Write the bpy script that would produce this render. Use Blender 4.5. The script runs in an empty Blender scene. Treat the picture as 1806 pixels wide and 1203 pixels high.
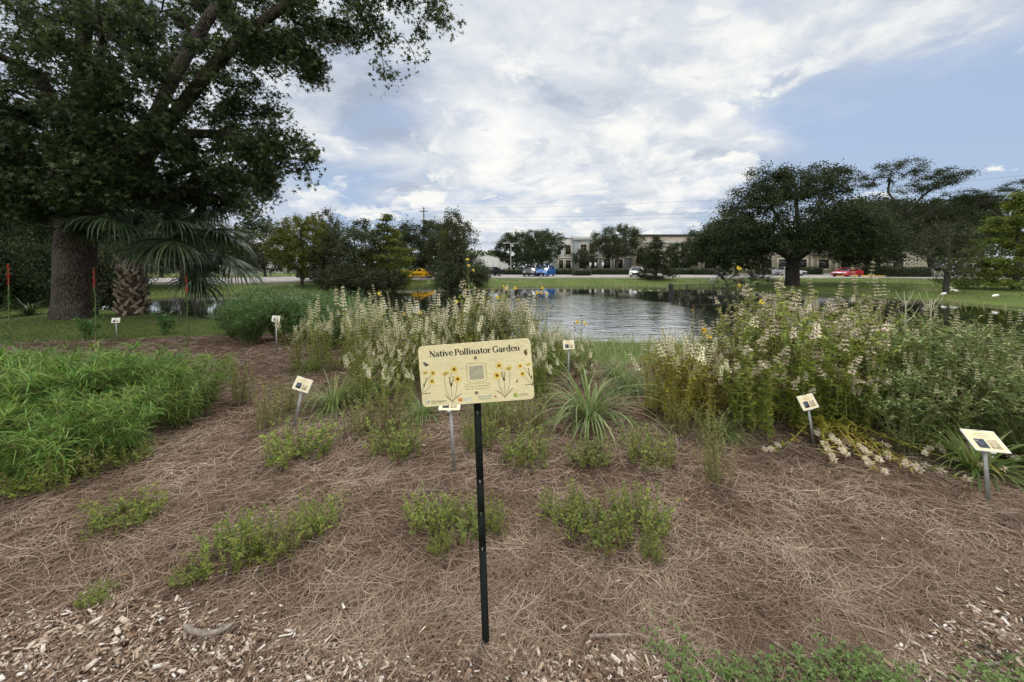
import bpy, math, random
import numpy as np
from mathutils import Vector, Matrix

random.seed(5)
rng = np.random.default_rng(11)
SC = bpy.context.scene
COL = SC.collection
PI = math.pi

# ------------------------------------------------------------------ camera
F = 662.0                      # focal length in photo pixels (1806 wide)
PITCH = math.radians(1.5)
CY = 470.0 + F * math.tan(PITCH)     # optical axis: the lens is shifted so that uprights stay upright
EYE = np.array([0.0, 0.0, 1.6])
cam_d = bpy.data.cameras.new('camera')
cam_d.sensor_width = 36.0
cam_d.lens = 36.0 * F / 1806.0
cam_d.shift_y = -(601.5 - CY) / 1806.0
cam_d.clip_start = 0.05
cam_d.clip_end = 2000.0
cam = bpy.data.objects.new('camera', cam_d)
COL.objects.link(cam)
cam.location = EYE
cam.rotation_euler = (PI / 2 - PITCH, 0, 0)
SC.camera = cam


def ray(px, py):
    u = (px - 903.0) / F
    v = (CY - py) / F
    return np.array([u, math.cos(PITCH) + v * math.sin(PITCH), -math.sin(PITCH) + v * math.cos(PITCH)])


def at(px, py, Y):
    d = ray(px, py)
    return EYE + d * (Y / d[1])


def G(px, py, z=0.0):
    d = ray(px, py)
    return EYE + d * ((z - EYE[2]) / d[2])


# ------------------------------------------------------------------ light
SUN_EL, SUN_AZ = math.radians(62), math.radians(18)   # azimuth clockwise from +Y
SUN_DIR = Vector((math.sin(SUN_AZ) * math.cos(SUN_EL), math.cos(SUN_AZ) * math.cos(SUN_EL), math.sin(SUN_EL)))
sun_d = bpy.data.lights.new('sun', 'SUN')
sun_d.energy = 1.5
sun_d.angle = math.radians(14)
sun_d.color = (1.0, 0.95, 0.86)
sun = bpy.data.objects.new('sun', sun_d)
COL.objects.link(sun)
sun.rotation_euler = SUN_DIR.to_track_quat('Z', 'Y').to_euler()
sun.location = (10, -10, 40)

SC.view_settings.view_transform = 'Standard'
SC.view_settings.look = 'None'
SC.view_settings.exposure = 0.45
SC.view_settings.gamma = 1.0
SC.view_settings.use_curve_mapping = False
SC.render.engine = 'CYCLES'
SC.cycles.max_bounces = 6
SC.cycles.diffuse_bounces = 3
SC.cycles.glossy_bounces = 3
SC.cycles.transmission_bounces = 3
SC.cycles.transparent_max_bounces = 4
SC.cycles.caustics_reflective = False
SC.cycles.caustics_refractive = False
SC.cycles.sample_clamp_indirect = 6.0


# ------------------------------------------------------------------ node helpers
class NT:
    def __init__(self, nt):
        self.nt = nt
        nt.nodes.clear()

    def n(self, typ, ins=None, **props):
        nd = self.nt.nodes.new(typ)
        for k, v in props.items():
            setattr(nd, k, v)
        for k, v in (ins or {}).items():
            s = nd.inputs[k]
            if isinstance(v, bpy.types.NodeSocket):
                self.nt.links.new(v, s)
            else:
                s.default_value = v
        return nd

    def math(self, op, a, b=0.0, clamp=False):
        return self.n('ShaderNodeMath', {0: a, 1: b}, operation=op, use_clamp=clamp).outputs[0]

    def vmath(self, op, a, b=(0, 0, 0), out=0):
        return self.n('ShaderNodeVectorMath', {0: a, 1: b}, operation=op).outputs[out]

    def noise(self, vec, scale, detail=4.0, rough=0.55, dist=0.0, out=0):
        return self.n('ShaderNodeTexNoise', {'Vector': vec, 'Scale': scale, 'Detail': detail, 'Roughness': rough, 'Distortion': dist}).outputs[out]

    def ramp(self, fac, stops, interp='LINEAR'):
        nd = self.n('ShaderNodeValToRGB', {'Fac': fac})
        cr = nd.color_ramp
        cr.interpolation = interp
        while len(cr.elements) < len(stops):
            cr.elements.new(0.5)
        for e, (p, c) in zip(cr.elements, stops):
            e.position = p
            e.color = (*c, 1.0) if len(c) == 3 else c
        return nd.outputs['Color']

    def mapr(self, v, a, b, c=0.0, d=1.0, smooth=True):
        return self.n('ShaderNodeMapRange', {'Value': v, 'From Min': a, 'From Max': b, 'To Min': c, 'To Max': d},
                      interpolation_type='SMOOTHSTEP' if smooth else 'LINEAR').outputs[0]

    def mix(self, fac, a, b):
        nd = self.nt.nodes.new('ShaderNodeMix')
        nd.data_type = 'RGBA'
        for i, v in ((0, fac), (6, a), (7, b)):
            if isinstance(v, bpy.types.NodeSocket):
                self.nt.links.new(v, nd.inputs[i])
            else:
                nd.inputs[i].default_value = (*v, 1.0) if i and len(v) == 3 else v
        return nd.outputs[2]


# ------------------------------------------------------------------ sky
world = bpy.data.worlds.new('World')
SC.world = world
world.use_nodes = True
w = NT(world.node_tree)
tc = w.n('ShaderNodeTexCoord').outputs['Generated']
sky = w.n('ShaderNodeTexSky', sky_type='NISHITA', sun_disc=False, sun_elevation=SUN_EL, sun_rotation=SUN_AZ,
          altitude=20.0, air_density=1.0, dust_density=2.0, ozone_density=1.5).outputs[0]
sx = w.n('ShaderNodeSeparateXYZ', {0: tc})
dz = sx.outputs[2]
zc = w.math('MAXIMUM', dz, 0.0)
inv = w.math('DIVIDE', 1.0, w.math('ADD', zc, 0.22))
pl = w.vmath('MULTIPLY', tc, w.n('ShaderNodeCombineXYZ', {0: inv, 1: inv, 2: 1.0}).outputs[0])
warp = w.noise(pl, 1.1, 3.0, 0.5, out=1)
plw = w.vmath('ADD', pl, w.vmath('MULTIPLY', warp, (0.55, 0.55, 0.3)))
big = w.noise(plw, 1.5, 9.0, 0.56)
streak = w.noise(w.vmath('MULTIPLY', plw, (1.2, 3.0, 1.0)), 1.6, 7.0, 0.55)
shade = w.noise(w.vmath('ADD', plw, (3.1, 7.7, 0.4)), 2.6, 8.0, 0.6)


def blob(px, py, k):
    d = ray(px, py)
    d = d / np.linalg.norm(d)
    c = w.vmath('DOT_PRODUCT', tc, tuple(float(q) for q in d), out=1)
    return w.math('POWER', w.math('MAXIMUM', c, 0.0), k)


def total(base, items):
    s = base
    for px, py, k, wt in items:
        s = w.n('ShaderNodeMath', {0: blob(px, py, k), 1: wt, 2: s}, operation='MULTIPLY_ADD').outputs[0]
    return s


dens = w.math('ADD', w.math('MULTIPLY', big, 0.95), w.math('MULTIPLY', streak, 0.40))
dens = w.math('SUBTRACT', dens, w.mapr(dz, 0.26, 0.06, 0.0, 0.07))
# thin veil: denser where the photograph is white, thinner where it is blue
dens = total(dens, [(860, 210, 18, 0.12), (1050, 40, 12, 0.12), (1250, 150, 40, 0.06), (1440, 80, 60, 0.08), (1720, 20, 30, 0.14),
                    (1600, 235, 45, -0.30), (1440, 195, 150, -0.12), (1760, 270, 60, -0.12), (1090, 288, 400, -0.12), (610, 330, 60, -0.16), (600, 270, 200, -0.10), (300, 60, 10, 0.10), (850, 330, 120, -0.06)])
cover = w.mapr(dens, 0.46, 0.80)
lum = total(w.math('ADD', w.math('MULTIPLY', shade, 1.25), w.math('MULTIPLY', big, 0.30)),
            [(900, 240, 26, 0.27), (640, 215, 90, -0.20), (1000, 30, 20, -0.10), (1700, 60, 20, -0.10), (560, 100, 20, -0.10), (1000, 120, 60, -0.06)])
ccol = w.ramp(w.mapr(lum, 0.50, 1.08, smooth=False), [(0.0, (3.6, 4.2, 5.2)), (0.35, (5.5, 6.0, 6.7)), (0.7, (7.3, 7.5, 7.75)), (1.0, (8.7, 8.65, 8.5))])
# brighter heaped clouds with crisper edges: the long diagonal bank, the middle and the low left
puff = w.noise(w.vmath('ADD', plw, (7.7, 1.3, 0.0)), 3.2, 10.0, 0.6, 0.3)
puff = total(w.math('MULTIPLY', puff, 1.15), [(1085, 285, 260, 0.10), (1150, 225, 300, 0.15), (1215, 175, 300, 0.16), (1300, 130, 220, 0.15), (1400, 95, 220, 0.14), (1500, 60, 200, 0.12), (1650, 40, 200, 0.10), (880, 235, 45, 0.10), (1000, 300, 260, 0.11), (770, 290, 220, 0.11), (1230, 310, 320, 0.16),
                        (1330, 275, 320, 0.10), (1060, 40, 300, 0.08), (560, 260, 300, 0.08), (1600, 240, 60, -0.25), (620, 180, 120, -0.08), (1450, 220, 200, -0.12)])
pm_ = w.mapr(puff, 0.635, 0.76)
pcol = w.ramp(w.mapr(w.noise(w.vmath('ADD', plw, (7.7, 1.45, 0.1)), 4.5, 8.0, 0.6), 0.30, 0.66), [(0.0, (5.4, 5.9, 6.8)), (0.55, (7.6, 7.75, 7.8)), (1.0, (8.9, 8.8, 8.5))])
# low heaps of cumulus along the horizon
el = w.vmath('MULTIPLY', tc, (1.0, 1.0, 2.3))
heap = w.noise(el, 7.5, 9.0, 0.6, 0.25)
heap = w.math('ADD', heap, w.mapr(dz, 0.02, 0.30, 0.07, -0.34, smooth=False))
heap = total(heap, [(590, 335, 300, 0.15), (680, 338, 500, 0.12), (530, 320, 500, 0.12), (865, 395, 700, 0.15), (755, 358, 1200, 0.16), (930, 372, 1500, 0.13), (1030, 410, 500, 0.11), (1150, 345, 500, 0.11), (1210, 318, 500, 0.17), (1290, 300, 400, 0.15), (1330, 270, 500, 0.12)])
hc = w.mapr(heap, 0.485, 0.535)
hcol = w.ramp(w.mapr(w.noise(w.vmath('ADD', el, (0.0, 0.0, 0.06)), 9.0, 6.0, 0.6), 0.35, 0.62), [(0.0, (5.5, 6.1, 7.1)), (1.0, (8.9, 8.8, 8.4))])
pale = w.mix(0.75, sky, (3.8, 4.85, 6.7))
s1 = w.mix(cover, pale, ccol)
s1 = w.mix(w.math('MULTIPLY', pm_, 0.9), s1, pcol)
s2 = w.mix(w.math('MULTIPLY', hc, 0.85), s1, hcol)
# unseen sky behind the viewer, brightened evenly to light the sign and foreground
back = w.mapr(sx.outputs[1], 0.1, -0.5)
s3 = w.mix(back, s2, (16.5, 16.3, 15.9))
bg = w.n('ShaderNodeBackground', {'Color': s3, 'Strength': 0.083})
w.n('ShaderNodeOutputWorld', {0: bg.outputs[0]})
world.cycles.sampling_method = 'MANUAL'
world.cycles.sample_map_resolution = 512


# ------------------------------------------------------------------ materials
def leaf_mat(name, cols, trans=0.3, rough=0.55, objvar=0.3, spec=0.3):
    m = bpy.data.materials.new(name)
    m.use_nodes = True
    t = NT(m.node_tree)
    geo = t.n('ShaderNodeNewGeometry')
    k = len(cols)
    base = t.ramp(geo.outputs['Random Per Island'], [((i + 0.5) / k, c) for i, c in enumerate(cols)])
    oi = t.n('ShaderNodeObjectInfo').outputs['Random']
    pos = t.noise(geo.outputs['Position'], 1.3, 2.0)
    v = t.math('ADD', t.mapr(oi, 0, 1, 1 - objvar / 2, 1 + objvar / 2, smooth=False), t.mapr(pos, 0.3, 0.7, -0.18, 0.18, smooth=False))
    hs = t.n('ShaderNodeHueSaturation', {'Hue': t.mapr(oi, 0, 1, 0.49, 0.51, smooth=False), 'Saturation': 1.0, 'Value': v, 'Color': base}).outputs[0]
    p = t.n('ShaderNodeBsdfPrincipled', {'Base Color': hs, 'Roughness': rough, 'Specular IOR Level': spec})
    out = p.outputs[0]
    if trans > 0:
        tr = t.n('ShaderNodeBsdfTranslucent', {'Color': t.n('ShaderNodeHueSaturation', {'Hue': 0.485, 'Saturation': 1.1, 'Value': 1.3, 'Color': hs}).outputs[0]})
        out = t.n('ShaderNodeMixShader', {0: trans, 1: p.outputs[0], 2: tr.outputs[0]}).outputs[0]
    t.n('ShaderNodeOutputMaterial', {0: out})
    return m


def solid(name, col, rough=0.6, metal=0.0, var=0.12, scale=8.0, bump=0.0, bscale=40.0, spec=0.4, coat=0.0):
    m = bpy.data.materials.new(name)
    m.use_nodes = True
    t = NT(m.node_tree)
    co = t.n('ShaderNodeTexCoord').outputs['Object']
    nz = t.noise(co, scale, 5.0, 0.6)
    c = t.mix(t.mapr(nz, 0.3, 0.7), tuple(q * (1 - var) for q in col), tuple(min(1, q * (1 + var)) for q in col))
    ins = {'Base Color': c, 'Roughness': rough, 'Metallic': metal, 'Specular IOR Level': spec, 'Coat Weight': coat}
    if bump:
        ins['Normal'] = t.n('ShaderNodeBump', {'Strength': bump, 'Distance': 0.02, 'Height': t.noise(co, bscale, 5.0, 0.65)}).outputs[0]
    p = t.n('ShaderNodeBsdfPrincipled', ins)
    t.n('ShaderNodeOutputMaterial', {0: p.outputs[0]})
    return m


def bark_mat(name, c1, c2, scale=9.0, stretch=0.22, bump=0.8, dist=0.05):
    m = bpy.data.materials.new(name)
    m.use_nodes = True
    t = NT(m.node_tree)
    co = t.n('ShaderNodeTexCoord').outputs['Object']
    sc = t.vmath('MULTIPLY', co, (1, 1, stretch))
    sc = t.vmath('ADD', sc, t.vmath('MULTIPLY', t.noise(co, 2.5, 2.0, out=1), (0.12, 0.12, 0.04)))
    vo = t.n('ShaderNodeTexVoronoi', {'Vector': sc, 'Scale': scale}, feature='DISTANCE_TO_EDGE').outputs['Distance']
    fine = t.noise(sc, scale * 4, 5.0, 0.7)
    h = t.math('ADD', t.mapr(vo, 0.0, 0.18), t.math('MULTIPLY', fine, 0.5))
    patch = t.noise(co, 1.4, 4.0)
    c = t.mix(t.mapr(h, 0.2, 1.1), c1, c2)
    c = t.mix(t.mapr(patch, 0.45, 0.7, 0.0, 0.35), c, (0.16, 0.16, 0.14))
    p = t.n('ShaderNodeBsdfPrincipled', {'Base Color': c, 'Roughness': 0.9, 'Specular IOR Level': 0.15,
            'Normal': t.n('ShaderNodeBump', {'Strength': bump, 'Distance': dist, 'Height': h}).outputs[0]})
    t.n('ShaderNodeOutputMaterial', {0: p.outputs[0]})
    return m


def island_mat(name, stops, rough=0.8, spec=0.2, noise=0.0):
    m = bpy.data.materials.new(name)
    m.use_nodes = True
    t = NT(m.node_tree)
    geo = t.n('ShaderNodeNewGeometry')
    r = geo.outputs['Random Per Island']
    if noise:
        r = t.math('ADD', t.math('MULTIPLY', r, 1 - noise), t.math('MULTIPLY', t.mapr(t.noise(geo.outputs['Position'], 2.2, 4.0), 0.25, 0.75), noise))
    c = t.ramp(r, stops)
    fine = t.noise(geo.outputs['Position'], 90.0, 3.0)
    c = t.n('ShaderNodeHueSaturation', {'Value': t.mapr(fine, 0.3, 0.7, 0.8, 1.2), 'Color': c}).outputs[0]
    p = t.n('ShaderNodeBsdfPrincipled', {'Base Color': c, 'Roughness': rough, 'Specular IOR Level': spec})
    t.n('ShaderNodeOutputMaterial', {0: p.outputs[0]})
    return m


M = {}
M['oakleaf'] = leaf_mat('dark lobed leaf', [(0.020, 0.034, 0.014), (0.034, 0.054, 0.020), (0.052, 0.074, 0.026), (0.085, 0.11, 0.04)], 0.34, 0.5, 0.0)
M['bark'] = bark_mat('furrowed grey bark', (0.022, 0.017, 0.014), (0.080, 0.063, 0.052), 21.0, 0.3, 0.9, 0.035)
M['darkbark'] = bark_mat('dark oak bark', (0.018, 0.015, 0.013), (0.060, 0.052, 0.045), 14.0, 0.3, 0.8, 0.04)
M['twig'] = bark_mat('smooth twig bark', (0.05, 0.042, 0.035), (0.12, 0.105, 0.09), 20.0)
M['liveoak'] = leaf_mat('live oak leaf', [(0.026, 0.040, 0.017), (0.040, 0.058, 0.024), (0.058, 0.076, 0.032)], 0.28, 0.6, 0.25, 0.15)
M['dullleaf'] = leaf_mat('greyish tree leaf', [(0.042, 0.056, 0.028), (0.064, 0.080, 0.040), (0.092, 0.106, 0.054)], 0.3, 0.65, 0.3, 0.15)
M['cypress'] = leaf_mat('cypress needle', [(0.075, 0.105, 0.022), (0.115, 0.15, 0.032), (0.18, 0.20, 0.045)], 0.32, 0.6, 0.3, 0.15)
M['hedge'] = leaf_mat('hedge leaf', [(0.030, 0.050, 0.016), (0.045, 0.07, 0.022), (0.06, 0.085, 0.03)], 0.1, 0.5, 0.15)
M['mound'] = leaf_mat('narrow willow-like leaf', [(0.050, 0.125, 0.020), (0.088, 0.188, 0.033), (0.145, 0.262, 0.052), (0.24, 0.345, 0.09), (0.19, 0.23, 0.055)], 0.33, 0.45, 0.22)
M['bushleaf'] = leaf_mat('blue-green shrub leaf', [(0.06, 0.145, 0.042), (0.09, 0.20, 0.06), (0.13, 0.25, 0.08)], 0.3, 0.5, 0.2)
M['mintleaf'] = leaf_mat('horsemint leaf', [(0.14, 0.225, 0.034), (0.21, 0.295, 0.045), (0.30, 0.36, 0.07), (0.40, 0.40, 0.10)], 0.45, 0.5, 0.35)
M['mintgold'] = leaf_mat('yellowing horsemint leaf', [(0.24, 0.25, 0.035), (0.34, 0.31, 0.05), (0.44, 0.36, 0.08), (0.27, 0.28, 0.05)], 0.42, 0.5, 0.3)
M['mintstem'] = solid('greenish tan stem', (0.17, 0.16, 0.07), 0.6)
M['cream'] = leaf_mat('cream bract', [(0.70, 0.66, 0.48), (0.80, 0.76, 0.55), (0.86, 0.83, 0.68), (0.46, 0.52, 0.22), (0.78, 0.73, 0.58)], 0.38, 0.6, 0.25)
M['pink'] = leaf_mat('pinkish bract', [(0.54, 0.42, 0.38), (0.68, 0.55, 0.49), (0.80, 0.72, 0.57), (0.42, 0.47, 0.20), (0.72, 0.64, 0.50)], 0.25, 0.6, 0.25)
M['whorl'] = solid('brownish flower whorl', (0.30, 0.26, 0.14), 0.8)
M['strap'] = leaf_mat('strap grass leaf', [(0.085, 0.16, 0.035), (0.125, 0.22, 0.05), (0.19, 0.28, 0.08), (0.32, 0.34, 0.16)], 0.3, 0.45, 0.2)
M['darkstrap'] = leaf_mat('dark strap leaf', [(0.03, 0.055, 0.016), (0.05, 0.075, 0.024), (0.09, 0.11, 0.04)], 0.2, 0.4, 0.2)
M['seedling'] = leaf_mat('seedling leaf', [(0.12, 0.17, 0.028), (0.19, 0.25, 0.035), (0.28, 0.32, 0.05), (0.10, 0.17, 0.05), (0.24, 0.20, 0.07)], 0.3, 0.5, 0.3)
M['sage'] = leaf_mat('tan sage leaf', [(0.16, 0.17, 0.04), (0.23, 0.22, 0.06), (0.34, 0.31, 0.14), (0.16, 0.19, 0.045)], 0.3, 0.6, 0.25)
M['shrubleaf'] = leaf_mat('pale tipped shrub leaf', [(0.09, 0.155, 0.036), (0.14, 0.215, 0.05), (0.22, 0.29, 0.085), (0.42, 0.47, 0.23)], 0.38, 0.55, 0.2)
M['palmleaf'] = leaf_mat('palm leaflet', [(0.018, 0.034, 0.013), (0.031, 0.052, 0.020), (0.062, 0.088, 0.042)], 0.2, 0.4, 0.2, 0.5)
M['boot'] = island_mat('palm boot', [(0.0, (0.10, 0.075, 0.055)), (0.5, (0.21, 0.17, 0.13)), (1.0, (0.33, 0.28, 0.22))])
M['fibre'] = solid('palm fibre', (0.05, 0.03, 0.02), 0.95)
M['red'] = leaf_mat('scarlet petal', [(0.26, 0.008, 0.010), (0.38, 0.012, 0.014), (0.52, 0.025, 0.02)], 0.3, 0.5, 0.1)
M['yellow'] = leaf_mat('yellow petal', [(0.82, 0.58, 0.02), (0.88, 0.68, 0.04)], 0.3, 0.5, 0.1)
M['disc'] = solid('brown flower disc', (0.10, 0.06, 0.02), 0.9)
M['lawn'] = leaf_mat('lawn blade', [(0.045, 0.088, 0.020), (0.068, 0.118, 0.027), (0.10, 0.145, 0.04), (0.15, 0.155, 0.065)], 0.3, 0.5, 0.0)
M['bankgrass'] = leaf_mat('long bank grass blade', [(0.13, 0.19, 0.05), (0.20, 0.26, 0.075), (0.30, 0.33, 0.13), (0.42, 0.40, 0.22)], 0.3, 0.5, 0.0)
M['clover'] = leaf_mat('clover leaflet', [(0.075, 0.14, 0.032), (0.11, 0.19, 0.045), (0.16, 0.24, 0.07)], 0.25, 0.5, 0.0)
M['needle'] = island_mat('pine needle', [(0.0, (0.070, 0.040, 0.026)), (0.3, (0.185, 0.122, 0.082)), (0.6, (0.315, 0.230, 0.164)), (0.85, (0.48, 0.38, 0.29)), (1.0, (0.68, 0.58, 0.47))], 0.75, 0.25, 0.38)
M['chip'] = island_mat('wood chip', [(0.0, (0.09, 0.055, 0.04)), (0.25, (0.24, 0.155, 0.10)), (0.5, (0.40, 0.30, 0.22)), (0.75, (0.54, 0.45, 0.36)), (0.93, (0.68, 0.61, 0.53)), (1.0, (0.80, 0.76, 0.70))], 0.85, 0.2)


# ------------------------------------------------------------------ mesh builder
class MB:
    def __init__(self):
        self.V, self.n, self.F, self.MI = [], 0, [], []

    def add(self, V, Fc, mi=0):
        V = np.asarray(V, float).reshape(-1, 3)
        Fc = np.asarray(Fc, np.int64)
        self.V.append(V)
        self.F.append(Fc + self.n)
        self.MI.append(np.full(len(Fc), mi, np.int32))
        self.n += len(V)
        return self

    def mesh(self, name, mats, smooth=False):
        me = bpy.data.meshes.new(name)
        V = np.concatenate(self.V)
        tot = np.concatenate([np.full(len(f), f.shape[1], np.int32) for f in self.F])
        li = np.concatenate([f.ravel() for f in self.F]).astype(np.int32)
        me.vertices.add(len(V))
        me.vertices.foreach_set('co', V.astype(np.float32).ravel())
        me.loops.add(len(li))
        me.loops.foreach_set('vertex_index', li)
        me.polygons.add(len(tot))
        st = np.concatenate([[0], np.cumsum(tot)[:-1]]).astype(np.int32)
        me.polygons.foreach_set('loop_start', st)
        if not isinstance(mats, (list, tuple)):
            mats = [mats]
        for m in mats:
            me.materials.append(m)
        me.polygons.foreach_set('material_index', np.concatenate(self.MI))
        if smooth:
            me.polygons.foreach_set('use_smooth', np.ones(len(tot), bool))
        me.update(calc_edges=True)
        return me

    def obj(self, name, mats, parent=None, smooth=False, loc=None):
        return link(name, self.mesh(name, mats, smooth), parent, loc)


def link(name, data, parent=None, loc=None):
    o = bpy.data.objects.new(name, data)
    COL.objects.link(o)
    if parent is not None:
        o.parent = parent
    if loc is not None:
        o.location = [float(q) for q in loc]
    return o


def tag(o, label, cat, group=None):
    o['label'] = label
    o['category'] = cat
    if group:
        o['group'] = group
    return o


def kind(o, k):
    o['kind'] = k
    return o


def thing(name, label, cat, loc=(0, 0, 0), rz=0.0, group=None, scale=1.0):
    o = link(name, None, None, loc)
    o.empty_display_size = 0.1
    o.rotation_euler = (0, 0, rz)
    o.scale = (scale,) * 3 if not isinstance(scale, tuple) else scale
    return tag(o, label, cat, group)


def copy_tree(o, parent=None):
    c = o.copy()
    COL.objects.link(c)
    if parent is not None:
        c.parent = parent
    for ch in KIDS.get(o.name, []) or list(o.children):
        copy_tree(ch, c)
    return c


KIDS = {}


def place(proto, loc, rz=0.0, scale=1.0, label=None, group=None, cat=None, first=set()):
    """The first use moves the prototype itself; later uses copy it with all its parts."""
    if proto.name not in first:
        first.add(proto.name)
        o = proto
    else:
        o = copy_tree(proto)
    o.location = [float(q) for q in loc]
    o.rotation_euler = (0, 0, rz)
    o.scale = (scale,) * 3 if not isinstance(scale, tuple) else scale
    if label:
        o['label'] = label
    if group:
        o['group'] = group
    elif 'group' in o:
        del o['group']
    if cat:
        o['category'] = cat
    return o


def box(mb, x0, x1, y0, y1, z0, z1, mi=0):
    V = [(x0, y0, z0), (x1, y0, z0), (x1, y1, z0), (x0, y1, z0), (x0, y0, z1), (x1, y0, z1), (x1, y1, z1), (x0, y1, z1)]
    return mb.add(V, [(0, 3, 2, 1), (4, 5, 6, 7), (0, 1, 5, 4), (1, 2, 6, 5), (2, 3, 7, 6), (3, 0, 4, 7)], mi)


def tube(mb, P, R, sides=6, mi=0, cap=True):
    P = np.asarray(P, float)
    R = np.broadcast_to(np.asarray(R, float), (len(P),))
    T = np.gradient(P, axis=0)
    T /= np.linalg.norm(T, axis=1)[:, None] + 1e-12
    ref = np.array([0.31, 0.95, 0.05]) if abs(T[0][2]) > 0.6 else np.array([0, 0, 1.0])
    A = np.cross(T, ref)
    A /= np.linalg.norm(A, axis=1)[:, None] + 1e-12
    B = np.cross(T, A)
    a = np.arange(sides) * 2 * PI / sides
    V = P[:, None, :] + R[:, None, None] * (np.cos(a)[None, :, None] * A[:, None, :] + np.sin(a)[None, :, None] * B[:, None, :])
    n = len(P)
    i = np.arange(n - 1)[:, None] * sides
    j = np.arange(sides)[None, :]
    j2 = (j + 1) % sides
    Fq = np.stack([i + j, i + j2, i + sides + j2, i + sides + j], -1).reshape(-1, 4)
    mb.add(V.reshape(-1, 3), Fq, mi)
    if cap:
        for k in (0, n - 1):
            c = np.vstack([V[k], P[k]])
            mb.add(c, [(q, (q + 1) % sides, sides) if k else ((q + 1) % sides, q, sides) for q in range(sides)], mi)
    return mb


def lathe(mb, prof, sides=16, mi=0, center=(0, 0, 0)):
    prof = np.asarray(prof, float)
    a = np.arange(sides) * 2 * PI / sides
    V = np.stack([prof[:, None, 0] * np.cos(a), prof[:, None, 0] * np.sin(a), np.repeat(prof[:, 1:2], sides, 1)], -1) + np.asarray(center)
    n = len(prof)
    i = np.arange(n - 1)[:, None] * sides
    j = np.arange(sides)[None, :]
    j2 = (j + 1) % sides
    mb.add(V.reshape(-1, 3), np.stack([i + j, i + j2, i + sides + j2, i + sides + j], -1).reshape(-1, 4), mi)
    return mb


def frames(D, roll=None, up=(0, 0, 1)):
    """Rotation matrices whose Y axis is D and whose Z axis leans to UP, rolled about D."""
    D = D / (np.linalg.norm(D, axis=1)[:, None] + 1e-12)
    U = np.broadcast_to(np.asarray(up, float), D.shape)
    X = np.cross(D, U)
    bad = np.linalg.norm(X, axis=1) < 1e-3
    X[bad] = (1, 0, 0)
    X /= np.linalg.norm(X, axis=1)[:, None]
    Z = np.cross(X, D)
    if roll is not None:
        c, s = np.cos(roll)[:, None], np.sin(roll)[:, None]
        X, Z = X * c + Z * s, Z * c - X * s
    return np.stack([X, D, Z], -1)


def scatter(mb, tV, tF, R, T, S, mi=0):
    tV = np.asarray(tV, float)
    tF = np.asarray(tF)
    S = np.asarray(S, float)
    if S.ndim == 1:
        S = np.repeat(S[:, None], 3, 1)
    V = np.einsum('mij,mnj->mni', R, tV[None] * S[:, None, :]) + T[:, None, :]
    m, n = len(T), len(tV)
    Fc = (tF[None] + (np.arange(m) * n)[:, None, None]).reshape(-1, tF.shape[1])
    mb.add(V.reshape(-1, 3), Fc, mi)
    return mb


def ribbons(mb, B, az, el, L, W, droop, nseg=4, curl=0.0, mi=0, prof=None, power=1.4, twist=0.0):
    """Blades from B: azimuth AZ, start elevation EL, bending down by DROOP along the length."""
    m = len(B)
    t = np.linspace(0, 1, nseg + 1)
    az, el, L, W, droop = (np.broadcast_to(np.asarray(q, float), (m,)) for q in (az, el, L, W, droop))
    curl = np.broadcast_to(np.asarray(curl, float), (m,))
    e = el[:, None] - droop[:, None] * t[None] ** power
    a = az[:, None] + curl[:, None] * t[None]
    d = np.stack([np.cos(e) * np.cos(a), np.cos(e) * np.sin(a), np.sin(e)], -1)
    step = (d[:, :-1] + d[:, 1:]) / 2 * (L / nseg)[:, None, None]
    P = np.concatenate([np.zeros((m, 1, 3)), np.cumsum(step, 1)], 1) + B[:, None, :]
    side = np.stack([-np.sin(a), np.cos(a), np.zeros_like(a)], -1)
    if np.any(twist):
        tw = np.broadcast_to(np.asarray(twist, float), (m,))[:, None, None]
        nrm = np.cross(d, side)
        side = side * np.cos(tw) + nrm * np.sin(tw)
    if prof is None:
        prof = np.interp(t, [0, 0.25, 0.6, 1], [0.55, 1, 0.85, 0.06])
    hw = (W[:, None] * prof[None] / 2)[..., None]
    V = np.stack([P - side * hw, P + side * hw], 2)
    k = nseg + 1
    b = (np.arange(m) * k * 2)[:, None] + (np.arange(nseg) * 2)[None]
    Fq = np.stack([b, b + 1, b + 3, b + 2], -1).reshape(-1, 4)
    mb.add(V.reshape(-1, 3), Fq, mi)
    return P


LEAF = (np.array([(0, 0, 0), (-0.5, 0.38, 0.10), (0.5, 0.38, 0.10), (-0.36, 0.72, 0.05), (0.36, 0.72, 0.05), (0, 1, -0.10), (0, 0.4, 0.0), (0, 0.72, -0.02)]),
        np.array([(0, 2, 6, 0), (0, 6, 1, 0)]))
LEAF4 = (np.array([(0, 0, 0), (0.5, 0.42, 0.08), (0, 1, -0.06), (-0.5, 0.42, 0.08)]), np.array([(0, 1, 2), (0, 2, 3)]))
_st = [(0, 0, 0)]
for _k in range(5):
    _a = PI / 2 + (_k - 2) * 1.02
    _r = (0.62, 0.92, 1.0, 0.92, 0.62)[_k]
    _st.append((math.cos(_a) * _r, math.sin(_a) * _r + 0.05, -0.12 * _r))
for _k in range(6):
    _a = PI / 2 + (_k - 2.5) * 1.02
    _st.append((math.cos(_a) * 0.30, math.sin(_a) * 0.30 + 0.05, 0.02))
STAR = (np.array(_st), np.array([(0, 6 + k, 1 + k, 7 + k) for k in range(5)]))


def rand_dirs(n, zmin=-1.0, zmax=1.0):
    z = rng.uniform(zmin, zmax, n)
    a = rng.uniform(0, 2 * PI, n)
    r = np.sqrt(1 - z * z)
    return np.stack([r * np.cos(a), r * np.sin(a), z], -1)


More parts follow.
